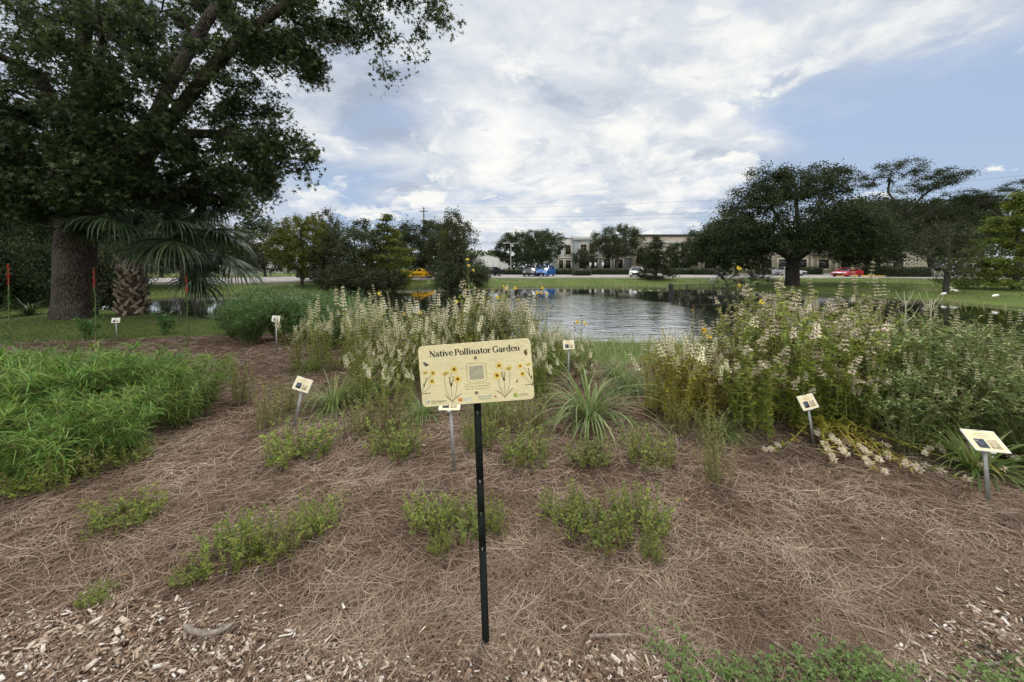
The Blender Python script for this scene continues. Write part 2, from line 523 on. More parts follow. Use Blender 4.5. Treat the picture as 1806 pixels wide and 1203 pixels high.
def vnoise(x, y, seed=0):
    def hsh(i, j):
        v = np.sin(i * 127.1 + j * 311.7 + seed * 74.7) * 43758.5453
        return v - np.floor(v)
    xi, yi = np.floor(x), np.floor(y)
    fx, fy = x - xi, y - yi
    fx, fy = fx * fx * (3 - 2 * fx), fy * fy * (3 - 2 * fy)
    return (hsh(xi, yi) * (1 - fx) + hsh(xi + 1, yi) * fx) * (1 - fy) + (hsh(xi, yi + 1) * (1 - fx) + hsh(xi + 1, yi + 1) * fx) * fy


def inside(poly, x, y):
    r = np.zeros(x.shape, bool)
    n = len(poly)
    for i in range(n):
        x1, y1 = poly[i]
        x2, y2 = poly[(i + 1) % n]
        c = ((y1 > y) != (y2 > y)) & (x < (x2 - x1) * (y - y1) / (y2 - y1 + 1e-12) + x1)
        r ^= c
    return r


def seg_dist(poly, x, y):
    d = np.full(x.shape, 1e9)
    n = len(poly)
    for i in range(n):
        a, b = np.array(poly[i]), np.array(poly[(i + 1) % n])
        ab = b - a
        t = np.clip(((x - a[0]) * ab[0] + (y - a[1]) * ab[1]) / (ab @ ab), 0, 1)
        d = np.minimum(d, np.hypot(x - a[0] - t * ab[0], y - a[1] - t * ab[1]))
    return d


def sstep(v):
    v = np.clip(v, 0, 1)
    return v * v * (3 - 2 * v)


# ------------------------------------------------------------------ terrain
WATER = -0.6
POND = [tuple(G(px, py, WATER)[:2]) for px, py in
        [(-150, 552), (120, 545), (260, 534), (330, 526), (480, 521), (600, 517), (700, 512), (850, 509), (1000, 507), (1200, 508), (1290, 514),
         (1400, 519), (1550, 527), (1660, 535), (1806, 546), (2050, 560)]] + \
       [(34.0, 10.0), (16.0, 9.0), (9.5, 8.6), (5.0, 9.6), (2.0, 10.4), (-1.5, 11.0), (-4.5, 11.6), (-6.5, 13.0), (-10.0, 14.3), (-16.0, 16.5), (-26.0, 19.0)]


_den = []
_r = random.Random(3)
for _i in range(len(POND)):
    _a, _b = np.array(POND[_i]), np.array(POND[(_i + 1) % len(POND)])
    _m = max(1, min(8, int(np.linalg.norm(_b - _a) / 1.6)))
    for _k in range(_m):
        _q = _a + (_b - _a) * _k / _m
        _den.append((_q[0] + _r.gauss(0, 0.16), _q[1] + _r.gauss(0, 0.16)))
POND = _den


def H(x, y):
    x, y = np.asarray(x, float), np.asarray(y, float)
    d = seg_dist(POND, x, y)
    ins = inside(POND, x, y)
    bw = 2.6 + 8.0 * sstep((y - 15) / 15)
    out = WATER - 0.02 + (-WATER + 0.02) * sstep(d / bw * 0.93 + 0.07 * (d > 0))
    z = np.where(ins, WATER - 0.03 - 0.28 * np.minimum(d, 4), out)
    near = sstep((9 - y) / 3) * ~ins
    z = z + near * 0.035 * (vnoise(x * 1.3, y * 1.3, 3) - 0.5) + near * 0.05 * (vnoise(x * 0.5, y * 0.5, 4) - 0.5)
    far = sstep((y - 12) / 10) * sstep((d - 1) / 6) * ~ins
    z = z + far * 0.12 * (vnoise(x * 0.15, y * 0.15, 5) - 0.5)
    return z


BED = [(-20, 1.15), (20, 1.15), (20, 7.6), (8, 7.4), (4, 7.2), (2.2, 6.2), (0.8, 6.5), (-1, 8.5), (-3.2, 9.6), (-5.6, 9.0), (-9.5, 8.0), (-14, 6.4), (-20, 5.5)]


def axis(lo, a, b, hi, fine, mid, coarse):
    return np.unique(np.round(np.concatenate([np.arange(lo, a, coarse), np.arange(a, b, fine), np.arange(b, hi + 1, coarse)]), 3))


xs = np.unique(np.round(np.concatenate([np.linspace(-700, -70, 22), np.arange(-70, -16, 0.9), np.arange(-16, 16, 0.16), np.arange(16, 70, 0.9), np.linspace(70, 700, 22)]), 3))
ys = np.unique(np.round(np.concatenate([np.linspace(-200, -6, 12), np.arange(-6, 0, 0.6), np.arange(0, 14, 0.14), np.arange(14, 62, 0.5), np.linspace(62, 900, 40)]), 3))
gx, gy = np.meshgrid(xs, ys)
gz = H(gx, gy)
nx, ny = len(xs), len(ys)
ii = (np.arange(ny - 1)[:, None] * nx + np.arange(nx - 1)[None]).ravel()
mb = MB()
mb.add(np.stack([gx, gy, gz], -1).reshape(-1, 3), np.stack([ii, ii + 1, ii + nx + 1, ii + nx], -1))

gm = bpy.data.materials.new('ground soil and turf')
gm.use_nodes = True
t = NT(gm.node_tree)
pos = t.n('ShaderNodeNewGeometry').outputs['Position']
zone = t.n('ShaderNodeAttribute', attribute_name='bed').outputs['Fac']
zn = t.math('ADD', zone, t.math('MULTIPLY', t.math('SUBTRACT', t.noise(pos, 3.0, 4.0), 0.5), 0.7))
zf = t.mapr(zn, 0.42, 0.58)
g1 = t.noise(pos, 0.35, 4.0)
g2 = t.noise(pos, 7.0, 5.0, 0.7)
grass = t.mix(t.mapr(g1, 0.35, 0.65), (0.085, 0.125, 0.030), (0.125, 0.165, 0.042))
grass = t.mix(t.mapr(g2, 0.45, 0.75, 0.0, 0.55), grass, (0.065, 0.095, 0.026))
grass = t.mix(t.mapr(t.noise(pos, 0.55, 5.0, 0.65), 0.48, 0.68, 0.0, 0.75), grass, (0.165, 0.16, 0.07))
stretch = t.vmath('MULTIPLY', pos, (1, 1, 1))
m1 = t.noise(stretch, 60.0, 6.0, 0.75)
m2 = t.noise(stretch, 4.0, 4.0, 0.6)
mulch = t.ramp(m1, [(0.3, (0.035, 0.020, 0.014)), (0.5, (0.10, 0.065, 0.045)), (0.7, (0.20, 0.14, 0.10))])
mulch = t.mix(t.mapr(m2, 0.4, 0.7, 0.0, 0.4), mulch, (0.14, 0.085, 0.055))
zp = t.n('ShaderNodeSeparateXYZ', {0: pos}).outputs[2]
mud = t.mapr(zp, WATER + 0.10, WATER + 0.0, 0.0, 0.8)
base = t.mix(mud, t.mix(zf, grass, mulch), (0.05, 0.045, 0.03))
p = t.n('ShaderNodeBsdfPrincipled', {'Base Color': base, 'Roughness': 0.95, 'Specular IOR Level': 0.1,
        'Normal': t.n('ShaderNodeBump', {'Strength': 0.7, 'Distance': 0.03, 'Height': t.math('ADD', m1, g2)}).outputs[0]})
t.n('ShaderNodeOutputMaterial', {0: p.outputs[0]})
ground = kind(mb.obj('ground', gm, smooth=True), 'structure')
bedmask = inside(BED, gx, gy).astype(float)
dd = seg_dist(BED, gx, gy)
bedmask = np.where(bedmask > 0, 0.5 + np.clip(dd, 0, 0.5), 0.5 - np.clip(dd, 0, 0.5))
at_ = ground.data.attributes.new('bed', 'FLOAT', 'POINT')
at_.data.foreach_set('value', bedmask.astype(np.float32).ravel())

# water
wm = bpy.data.materials.new('pond water')
wm.use_nodes = True
t = NT(wm.node_tree)
pos = t.n('ShaderNodeNewGeometry').outputs['Position']
rip = t.noise(t.vmath('MULTIPLY', pos, (1.0, 1.7, 1)), 3.2, 3.0, 0.55, 0.3)
rip2 = t.noise(t.vmath('MULTIPLY', pos, (0.7, 1.9, 1)), 0.9, 3.0, 0.5, 0.3)
ht = t.math('ADD', t.math('MULTIPLY', rip, 0.5), t.math('MULTIPLY', rip2, 1.0))
# breeze ruffles the open middle of the pond, the margins lie calm
pp = t.n('ShaderNodeSeparateXYZ', {0: pos})
ex = t.math('DIVIDE', t.math('SUBTRACT', pp.outputs[0], 4.2), 5.6)
ey = t.math('DIVIDE', t.math('SUBTRACT', pp.outputs[1], 18.0), 10.5)
rr = t.math('ADD', t.math('MULTIPLY', ex, ex), t.math('MULTIPLY', ey, ey))
rr = t.math('ADD', rr, t.math('MULTIPLY', t.math('SUBTRACT', t.noise(pos, 0.22, 3.0), 0.5), 1.6))
breeze = t.mapr(rr, 1.25, 0.55, 0.05, 0.9)
nrm = t.n('ShaderNodeBump', {'Strength': breeze, 'Distance': 0.035, 'Height': ht}).outputs[0]
deep = t.n('ShaderNodeBsdfDiffuse', {'Color': (0.020, 0.026, 0.014, 1)}).outputs[0]
mir = t.n('ShaderNodeBsdfGlossy', {'Color': (1, 1, 1, 1), 'Roughness': 0.03, 'Normal': nrm}).outputs[0]
fc = t.n('ShaderNodeLayerWeight', {'Blend': 0.5}).outputs['Facing']
fr = t.math('ADD', 0.03, t.math('MULTIPLY', t.math('POWER', fc, 1.6), 0.95), True)
t.n('ShaderNodeOutputMaterial', {0: t.n('ShaderNodeMixShader', {0: fr, 1: deep, 2: mir}).outputs[0]})
mb = MB()
mb.add([(-60, 7, WATER), (70, 7, WATER), (70, 60, WATER), (-60, 60, WATER)], [(0, 1, 2, 3)])
kind(mb.obj('pond_water', wm), 'structure')

# paved lot and road beyond the pond
asphalt = solid('sunbleached asphalt', (0.34, 0.32, 0.30), 0.95, 0, 0.12, 0.6, 0.3, 60.0, 0.1)
conc = solid('concrete kerb', (0.45, 0.43, 0.40), 0.9, 0, 0.1, 2.0)
ykerb = solid('yellow kerb paint', (0.72, 0.42, 0.03), 0.7, 0, 0.15, 1.0)
white_p = solid('white road paint', (0.7, 0.7, 0.68), 0.8)


def strip(name, pts, mat, dz=0.02, kind_='structure', thick=0.0):
    """A paved sheet between a near edge and a far edge, following the ground."""
    mb = MB()
    near = np.array([p for p, q in pts])
    far_ = np.array([q for p, q in pts])
    V, Fc = [], []
    n = 10
    a = np.linspace(0, 1, 8)
    nn = np.concatenate([near[i] + (near[i + 1] - near[i]) * a[:-1, None] for i in range(len(near) - 1)] + [near[-1:]])
    ff = np.concatenate([far_[i] + (far_[i + 1] - far_[i]) * a[:-1, None] for i in range(len(near) - 1)] + [far_[-1:]])
    s = np.linspace(0, 1, n)
    P = nn[:, None] * (1 - s)[None, :, None] + ff[:, None] * s[None, :, None]
    z = np.full(P.shape[:2], dz)
    V = np.concatenate([P, z[..., None]], -1)
    k = (np.arange(len(nn) - 1)[:, None] * n + np.arange(n - 1)[None]).ravel()
    mb.add(V.reshape(-1, 3), np.stack([k, k + n, k + n + 1, k + 1], -1))
    return kind(mb.obj(name, mat), kind_)


def g2(px, py):
    return G(px, py, 0.1)[:2]


ROADP = [(-250, 506, 494), (200, 501, 491), (470, 498, 488), (600, 495, 485.5), (740, 492.5, 484), (860, 489.8, 482.5), (1000, 489.5, 482.5), (1300, 489.5, 482.5), (1560, 489.5, 482.5), (1806, 491.5, 483), (2200, 493, 484)]
strip('road', [(g2(x, a), g2(x, b)) for x, a, b in ROADP], asphalt, 0.10)
mb = MB()
kp = []
for x, a, b in ROADP:
    q = g2(x, a + 0.15)
    kp.append((q[0], q[1], 0.0))
kp = np.array(kp)
for i in range(len(kp) - 1):
    p0, p1 = kp[i], kp[i + 1]
    d = (p1 - p0) / np.linalg.norm(p1 - p0)
    nrm = np.array([-d[1], d[0], 0]) * 0.10
    V = [p0 - nrm, p1 - nrm, p1 + nrm, p0 + nrm]
    V = [tuple(v[:2]) + (-0.1,) for v in V] + [tuple(v[:2]) + (0.2,) for v in V]
    mb.add(V, [(0, 3, 2, 1), (4, 5, 6, 7), (0, 1, 5, 4), (1, 2, 6, 5), (2, 3, 7, 6), (3, 0, 4, 7)])
kind(mb.obj('kerb', conc), 'structure')
for nm, xa, xb in (('kerb_paint', 1490, 1582), ('kerb_paint', 1722, 1760)):
    mb = MB()
    a, b = G(xa, 487.6, 0.1), G(xb, 487.6, 0.1)
    box(mb, a[0], b[0], min(a[1], b[1]), max(a[1], b[1]) + 1.6, 0.106, 0.22)
    kind(mb.obj('yellow_kerb', ykerb), 'structure')


# ------------------------------------------------------------------ trees
def skeleton(trunk, targets, rbase, rtip=0.012, wob=0.12, lift=0.35, sag=0.0, first=0.25, zpen=1.5, extra=()):
    """Branches that grow from a trunk line (and extra limbs) out to every target. Returns nodes, parents, radii and end nodes."""
    P = [np.asarray(q, float) for q in trunk]
    par = [i - 1 for i in range(len(P))]
    ok = [i >= first * (len(P) - 1) for i in range(len(P))]
    for root, pts in extra:
        pr = root if root >= 0 else len(P) - 1
        for q in pts:
            P.append(np.asarray(q, float))
            par.append(pr)
            ok.append(True)
            pr = len(P) - 1
    core = np.array([q for q, k in zip(P, ok) if k])
    targets = np.asarray(targets, float)
    dist = np.min(np.linalg.norm(targets[:, None] - core[None], axis=2), axis=1)
    ends = []
    cap = len(P) + len(targets) * 6
    A = np.zeros((cap, 3))
    okA = np.zeros(cap, bool)
    A[:len(P)] = P
    okA[:len(P)] = ok
    n = len(P)
    for k in np.argsort(dist):
        tg = targets[k]
        D = np.linalg.norm(A[:n] - tg, axis=1) + zpen * 0.3 * np.maximum(A[:n, 2] - tg[2] + 0.1, 0)
        D[~okA[:n]] = 1e9
        j = int(np.argmin(D))
        a = A[j]
        L = np.linalg.norm(tg - a)
        pd = a - A[par[j]] if par[j] >= 0 else np.array([0, 0, 1.0])
        pd = pd / (np.linalg.norm(pd) + 1e-9)
        ctrl = a + L * (0.38 * pd + 0.18 * (tg - a) / (L + 1e-9)) + np.array([0, 0, lift * L * 0.4])
        m = 2 if L < 0.6 else (3 if L < 1.6 else 5)
        pr = j
        for q in range(1, m + 1):
            s = q / m
            pt = (1 - s) ** 2 * a + 2 * s * (1 - s) * ctrl + s * s * tg
            pt = pt + rng.normal(0, wob * L * 0.12, 3) * (q < m) - np.array([0, 0, sag * L * s * s])
            A[n] = pt
            okA[n] = True
            par.append(pr)
            pr = n
            n += 1
        ends.append(pr)
    A = A[:n]
    cnt = np.zeros(n)
    for e in ends:
        cnt[e] += 1
    for i in range(n - 1, 0, -1):
        cnt[par[i]] += cnt[i]
    cnt = np.maximum(cnt, 1)
    ex = math.log(rbase / rtip) / math.log(max(cnt[0], 2))
    R = rtip * cnt ** ex
    return A, par, R, ends


def wood(mb, A, par, R, mi=0, skip=0, thin=0.0):
    n = len(A)
    ch = [[] for _ in range(n)]
    for i in range(1, n):
        ch[par[i]].append(i)
    starts = [(0, None)]
    while starts:
        i, fr = starts.pop()
        pts, rad = ([A[fr]], [R[i]]) if fr is not None else ([], [])
        while True:
            pts.append(A[i])
            rad.append(R[i])
            c = ch[i]
            if not c:
                break
            b = max(c, key=lambda q: R[q])
            for q in c:
                if q != b:
                    starts.append((q, i))
            i = b
        if len(pts) > 1 and max(rad) > thin:
            r = np.array(rad)
            tube(mb, pts, r, 10 if r.max() > 0.12 else (6 if r.max() > 0.03 else 4), mi, cap=False)


def ellipsoid_targets(ells):
    T = []
    for (c, r, n) in ells:
        d = rand_dirs(n)
        rad = rng.uniform(0.25, 1.0, n) ** 0.45
        T.append(np.asarray(c) + d * rad[:, None] * np.asarray(r))
    return np.concatenate(T)


def leaves(mb, A, par, ends, n, rc, size, tpl, hang=0.3, mi=1, aspect=0.6, flat=1.0, seg=2):
    B = []
    for e in ends:
        p = A[e]
        pts = [p]
        q = e
        for _ in range(seg):
            q = par[q]
            if q < 0:
                break
            pts.append(A[q])
        pts = np.array(pts)
        k = int(n * rng.uniform(0.5, 1.4))
        s = rng.beta(1.0, 1.5, k) * (len(pts) - 1) * 0.85
        i = np.minimum(s.astype(int), len(pts) - 2)
        f = (s - i)[:, None]
        c = pts[i] * (1 - f) + pts[i + 1] * f
        B.append(c + rng.normal(0, 1, (k, 3)) * np.array([rc, rc, rc * flat]) * rng.uniform(0.6, 1.2))
    B = np.concatenate(B)
    d = rand_dirs(len(B), -0.9, 0.7)
    d[:, 2] -= hang
    S = size * rng.uniform(0.6, 1.3, len(B))
    scatter(mb, tpl[0], tpl[1], frames(d, rng.uniform(-1.3, 1.3, len(B))), B, np.stack([S * aspect, S, S], -1), mi)


def make_tree(name, label, cat, trunk, ells, rbase, nleaf, rc, size, tpl, leafm, barkm, rtip=0.012, group=None, extra=(), flare=1.0, targets=None, **kw):
    lk = {k: kw.pop(k) for k in ('hang', 'aspect', 'flat', 'seg') if k in kw}
    thin = kw.pop('thin', 0.0)
    T = ellipsoid_targets(ells) if ells else np.zeros((0, 3))
    if targets is not None:
        T = np.concatenate([T, targets])
    A, par, R, ends = skeleton(trunk, T, rbase, rtip, extra=extra, **kw)
    if flare > 1:
        z0 = A[0][2]
        R = R * (1 + (flare - 1) * np.exp(-(A[:, 2] - z0) / (rbase * 0.9)) * (np.arange(len(A)) < len(trunk)))
    root = thing(name, label, cat, (0, 0, 0), 0, group)
    mb = MB()
    wood(mb, A, par, R, thin=thin)
    mb.obj('trunk', M[barkm], root, True)
    mb = MB()
    leaves(mb, A, par, ends, nleaf, rc, size, tpl, mi=0, **lk)
    mb.obj('crown', M[leafm], root)
    return root


def line(a, b, n=8, wob=0.0):
    s = np.linspace(0, 1, n)[:, None]
    P = np.asarray(a, float) * (1 - s) + np.asarray(b, float) * s
    P[1:-1] += rng.normal(0, wob, (n - 2, 3))
    return P


# the great tree at the left
def big_tree():
    Y0 = 11.4
    b = G(130, 562, -0.03)
    b[2] = float(H(b[0], b[1])) - 0.12
    tr = [b, b + (0.02, 0, 0.25), b + (0.03, 0.02, 0.7), b + (0.05, 0.03, 1.4), b + (0.06, 0.05, 2.2), b + (0.10, 0.1, 3.0), b + (0.18, 0.15, 3.8), b + (0.22, 0.2, 4.6), at(140, 160, 11.6), at(150, 40, 11.8), at(145, -120, 12.0), at(140, -330, 12.2)]
    rlimb = [at(235, 310, 11.0), at(285, 235, 10.6), at(330, 175, 10.4), at(385, 105, 10.3), at(440, 55, 10.3), at(510, 5, 10.2), at(580, -60, 10.1), at(650, -110, 10.0)]
    rlimb2 = [at(255, 250, 11.2), at(292, 165, 10.8), at(335, 85, 10.8), at(385, 5, 11.0), at(430, -140, 11.6), at(450, -260, 12.0)]
    llimb = [at(70, 130, 11.0), at(0, 100, 10.6), at(-90, 40, 10.2), at(-170, 20, 9.8)]
    flimb = [at(165, 180, 10.4), at(175, 120, 9.6), at(180, 60, 8.9), at(170, 0, 8.4)]
    rlow = [at(330, 236, 11.0), at(390, 236, 10.8), at(440, 250, 10.6), at(500, 268, 10.4)]
    E = [(at(30, 60, 11), (2.4, 2.4, 2.0), 72), (at(200, 60, 11), (2.2, 2.4, 1.8), 70), (at(330, 60, 12.6), (1.9, 1.6, 1.5), 47),
         (at(480, 40, 10.9), (1.4, 1.6, 1.2), 53), (at(590, 25, 10.3), (1.3, 1.2, 0.85), 33), (at(110, 250, 10.8), (2.2, 2.2, 1.2), 61),
         (at(20, 260, 10.6), (1.8, 2.2, 1.7), 53), (at(235, 240, 11), (1.3, 2.2, 1.1), 44), (at(410, 215, 11.4), (1.1, 1.2, 1.1), 33),
         (at(440, 150, 10.9), (0.8, 1.2, 0.9), 19), (at(485, 262, 10.5), (1.05, 0.9, 0.42), 23), (at(440, 300, 10.6), (0.8, 0.9, 0.55), 21),
         (at(350, 280, 11), (0.9, 1.2, 0.45), 21), (at(170, 305, 10.2), (1.5, 1.2, 0.6), 36), (at(40, 320, 10.0), (1.3, 1.3, 0.8), 33), (at(10, 370, 10.0), (0.5, 0.9, 0.5), 11),
         (at(530, 110, 10.5), (0.7, 0.8, 0.8), 16), (at(300, 330, 13.4), (2.0, 1.0, 0.8), 42), (at(395, 335, 13.0), (1.1, 1.0, 0.8), 25), (at(200, 345, 13.4), (1.4, 1.0, 0.7), 25),
         (at(150, -200, 11.5), (5.5, 5.0, 3.6), 140), (at(430, -170, 11.5), (3.6, 4.0, 2.6), 84), (at(180, -480, 11.8), (4.5, 4.5, 3.2), 70), (at(-250, 60, 11), (3.0, 3.5, 3.0), 56),
         (at(170, 60, 8.6), (1.7, 1.2, 1.0), 28), (at(650, -60, 10.2), (1.4, 1.2, 0.9), 28),
         (at(230, 200, 9.6), (1.2, 0.6, 1.0), 18), (at(335, 150, 9.8), (1.3, 0.4, 1.2), 13), (at(430, 90, 9.7), (0.9, 0.4, 0.7), 7), (at(90, 180, 9.4), (1.8, 0.8, 1.6), 40),
         (at(240, 320, 11.0), (1.5, 1.2, 0.5), 26), (at(120, 335, 9.8), (1.6, 0.8, 0.35), 24), (at(10, 330, 9.6), (1.2, 0.9, 0.8), 20), (at(430, 330, 12.0), (0.9, 0.9, 0.8), 16), (at(350, 345, 13.6), (1.8, 0.8, 0.7), 30)]
    hang = [(655, 40), (672, 90), (690, 135), (700, 60), (735, 105), (722, 20), (760, 20), (790, 48), (745, 60), (800, 30), (770, -10), (610, 70), (565, 110), (580, 70), (630, 20),
            (540, 285), (520, 300), (555, 272), (545, 320), (500, 240), (470, 345), (455, 375), (430, 390), (505, 190), (480, 215), (500, 140), (515, 90), (455, 320), (460, 400), (690, 10), (715, -20)]
    tg = np.array([at(px, py, 10.3 + rng.uniform(-0.5, 0.4)) for px, py in hang])
    return make_tree('broadleaf_tree', 'huge dark spreading tree with thick furrowed trunk beside the palm', 'tree', tr, E, 0.47, 78, 0.165, 0.100, STAR, 'oakleaf', 'bark', 0.010,
                     extra=[(6, rlimb), (7, rlimb2), (7, llimb), (7, flimb), (7, rlow)], flare=1.18, targets=tg, wob=0.5, lift=0.25, sag=0.10, first=0.5, zpen=0.6, hang=0.35, aspect=1.0, flat=0.9)


big = big_tree()


def loc_on(px, py, dz=0.0):
    """Ground point seen at a photo position (two steps for the sloping banks)."""
    z = 0.0
    for _ in range(8):
        q = G(px, py, z)
        z = 0.5 * z + 0.5 * max(float(H(q[0], q[1])), WATER)
    q = G(px, py, z)
    return np.array([q[0], q[1], float(H(q[0], q[1])) + dz])


# kinds of distant tree, each built at the origin with its own height in metres
def round_tree(name, label, h, wd, leafm, n=150, nleaf=55, size=0.22, group=None, clear=0.22, rc=0.25, **kw):
    zc = h * (clear + (1 - clear) / 2)
    rz = h * (1 - clear) / 2
    E = [((0, 0, zc), (wd / 2, wd / 2, rz), n), ((wd * 0.16, 0.1, zc + rz * 0.35), (wd * 0.26, wd * 0.3, rz * 0.7), n // 4), ((-wd * 0.2, 0, zc - rz * 0.2), (wd * 0.33, wd * 0.3, rz * 0.5), n // 4)]
    return make_tree(name, label, 'tree', line((0, 0, -0.3), (0.1, 0, h * 0.62), 7, 0.05), E, 0.02 * h + 0.03, nleaf, rc, size, LEAF4, leafm, 'twig', 0.012, group, flare=1.3, wob=0.9, lift=0.35, first=clear, thin=0.016, **kw)


def cone_tree(name, label, h, wd, leafm='cypress', group=None, n=170, nleaf=60):
    E = []
    for k in range(9):
        f = k / 8
        r = wd / 2 * (1 - f) ** 0.75 * rng.uniform(0.8, 1.15) + 0.2
        E.append(((rng.normal(0, 0.1), 0, h * (0.08 + 0.86 * f)), (r, r, h * 0.055), max(5, int(n / 9 * (1.6 - 1.2 * f)))))
    return make_tree(name, label, 'tree', line((0, 0, -0.3), (0, 0, h * 0.97), 10, 0.03), E, 0.018 * h + 0.03, nleaf, 0.27, 0.19, LEAF4, leafm, 'twig', 0.012, group, flare=1.5, wob=0.3, lift=-0.05, first=0.08, thin=0.016, flat=0.4, hang=0.1)


BANK = 'trees along the far left bank of the pond'
LOT = 'trees planted round the parking lot'


def put(proto, px, py, h_px, h0, rz=0.0, wmul=1.0, label=None, group=None):
    q = loc_on(px, py)
    hm = h_px * q[1] * 1.0 / F * 1.0
    s = hm / h0
    return place(proto, q, rz, (s * wmul, s * wmul, s), label, group)


# left bank, from the palm to the open water
T_round = round_tree('bank_tree', 'bright yellow-green tree standing first on the far bank right of the palm', 9.0, 8.0, 'cypress', 190, 70, clear=0.14)
put(T_round, 533, 506, 128, 9.0, 0.4, 0.9)
T_dull = round_tree('bank_tree', 'grey-green bushy tree between the two yellow-green trees on the far bank', 8.0, 9.5, 'dullleaf', 210, 64, clear=0.05)
put(T_dull, 625, 503, 116, 8.0, 1.0, 1.1)
T_cone = cone_tree('cypress_tree', 'layered yellow-green cypress in the middle of the far bank trees', 9.5, 6.4, n=240)
put(T_cone, 684, 507, 130, 9.5, 0, 1.4)
T_dark = round_tree('bank_tree', 'dark evergreen tree right of the layered cypress behind the yellow car', 8.5, 7.5, 'liveoak', 230, 64, clear=0.06)
put(T_dark, 745, 489.5, 106, 8.5, 0.5, 1.2)
T_loose = round_tree('bank_tree', 'tall loose light tree at the right end of the far bank trees', 9.5, 6.5, 'dullleaf', 130, 46, clear=0.18)
put(T_loose, 795, 504, 130, 9.5, 0.9, 1.1)
put(T_round, 800, 498, 108, 9.0, 2.2, 0.55, 'slim yellow-green tree whose top shows above the loose light tree', None)
put(T_loose, 580, 500, 128, 9.5, 2.5, 0.8, 'tall thin-crowned tree showing behind the first yellow-green bank tree')
T_low = round_tree('waterside_shrub', 'dark rounded shrub at the water edge under the bank trees', 3.0, 5.5, 'dullleaf', 110, 50, clear=0.0, size=0.17)
SHR = 'dark shrubs along the water edge under the bank trees'
for px, py, hp, rz, wm_ in ((600, 511, 48, 0, 1.0), (655, 512, 42, 1, 1.2), (692, 510, 34, 2, 0.8), (820, 507, 66, 3, 0.7), (788, 508, 50, 4, 0.75), (845, 505, 40, 5, 0.6)):
    put(T_low, px, py, hp, 3.0, rz, wm_, None, SHR)

# trees round the parking lot
T_lot = round_tree('lot_tree', 'rounded dark tree left of the street light before the grey building', 8.0, 9.0, 'liveoak', 220, 60, clear=0.2)
put(T_lot, 910, 483.0, 76, 8.0, 0, 0.95)
put(T_lot, 955, 484.0, 80, 8.0, 1.3, 1.08, 'rounded grey-green tree over the black car and the blue car')
T_multi = round_tree('lot_tree', 'fork trunked tree in front of the middle of the grey building', 8.6, 8.0, 'dullleaf', 200, 60, clear=0.3)
put(T_multi, 1088, 483.5, 88, 8.6, 0.3, 1.15)
put(T_multi, 1030, 483.5, 44, 8.6, 2.0, 1.25, 'small tree before the windows of the grey building')
T_young = cone_tree('young_tree', 'young conical tree on the lawn right of the white sedan', 6.0, 4.6, 'liveoak', None, 190, 50)
put(T_young, 1157, 493.0, 78, 6.0, 0, 1.1)
put(T_lot, 1205, 484.0, 58, 8.0, 3.1, 1.1, 'dark tree before the tan building left of the great oak')
put(T_multi, 1140, 483.0, 50, 8.6, 4.0, 1.0, 'low grey-green tree just left of the young conical tree')
put(T_lot, 1262, 484.0, 88, 8.0, 4.4, 1.15, 'dark tree filling the gap left of the great oak crown')

# far belt of woodland that closes the view
mb = MB()
n = 26000
x = rng.uniform(-170, 170, n)
hh_ = 4.2 + 3.2 * vnoise(x * 0.09, x * 0, 41) + 1.6 * vnoise(x * 0.4, x * 0, 42)
P = np.stack([x, 135 + rng.uniform(-4, 8, n), hh_ * rng.uniform(0, 1, n) ** 0.7], -1)
scatter(mb, LEAF4[0], LEAF4[1], frames(rand_dirs(n), rng.uniform(-1, 1, n)), P, rng.uniform(0.5, 1.2, n))
kind(mb.obj('distant_woodland', M['dullleaf']), 'stuff')

# the live oak on the right bank
TO = loc_on(1397, 503)


def oak_right():
    h, k = 13.6, 1.0
    E = [((0, 0, 7.6), (7.2, 6.0, 3.8), 330), ((0.2, 0, 11.2), (4.8, 4.0, 1.9), 120), ((-6.0, 0, 5.2), (3.6, 3.5, 2.6), 110), ((5.5, 0, 6.0), (4.0, 3.6, 3.4), 130), ((-2.0, -3.5, 5.2), (4.0, 1.8, 2.0), 70), ((3.0, -3.5, 5.4), (4.0, 1.8, 2.2), 70),
         ((-3.6, 0.5, 9.2), (3.0, 3.0, 2.0), 50), ((3.5, 0, 11.6), (2.6, 2.2, 1.2), 32), ((-2.4, 0, 12.2), (2.0, 1.8, 0.9), 22), ((-8.2, 0, 3.8), (2.2, 2.4, 1.9), 60), ((-5.5, -1, 3.0), (2.6, 2.0, 1.4), 50), ((6.5, -1, 3.4), (3.0, 2.0, 1.5), 50), ((9, 0.4, 5.0), (3.0, 2.6, 2.2), 44), ((-5, -1.5, 4.2), (2.2, 2.0, 1.4), 36), ((0.5, -3.2, 4.6), (5.5, 1.6, 1.5), 80)]
    tr = [(0, 0, -0.4), (0.02, 0, 0.6), (0.0, 0, 1.6), (0.1, 0, 2.6), (0.3, 0.1, 4.0), (0.5, 0.1, 6.0), (0.3, 0, 8.0), (0.2, 0, 10.5)]
    ex = [(3, [(-1.2, 0.2, 3.8), (-3.0, 0.3, 4.8), (-5.2, 0.2, 5.6)]), (3, [(1.6, -0.2, 4.0), (3.6, -0.2, 5.2), (6.0, 0, 6.0)]), (4, [(-1.2, -0.6, 6.0), (-2.4, -0.5, 8.4)]), (4, [(1.8, 0.8, 6.4), (3.0, 0.5, 9.0)])]
    o = make_tree('live_oak', 'broad dark oak with stout trunk on the right bank', 'tree', tr, E, 0.60, 84, 0.36, 0.20, LEAF4, 'liveoak', 'darkbark', 0.009, extra=ex, flare=1.25, wob=0.5, lift=0.2, first=0.3, thin=0.02, flat=0.85, hang=0.4)
    return o


oak = oak_right()
k_ = TO[1] / F * 214 / 13.4
place(oak, TO, 0, (k_ * 1.14, k_ * 1.1, k_))


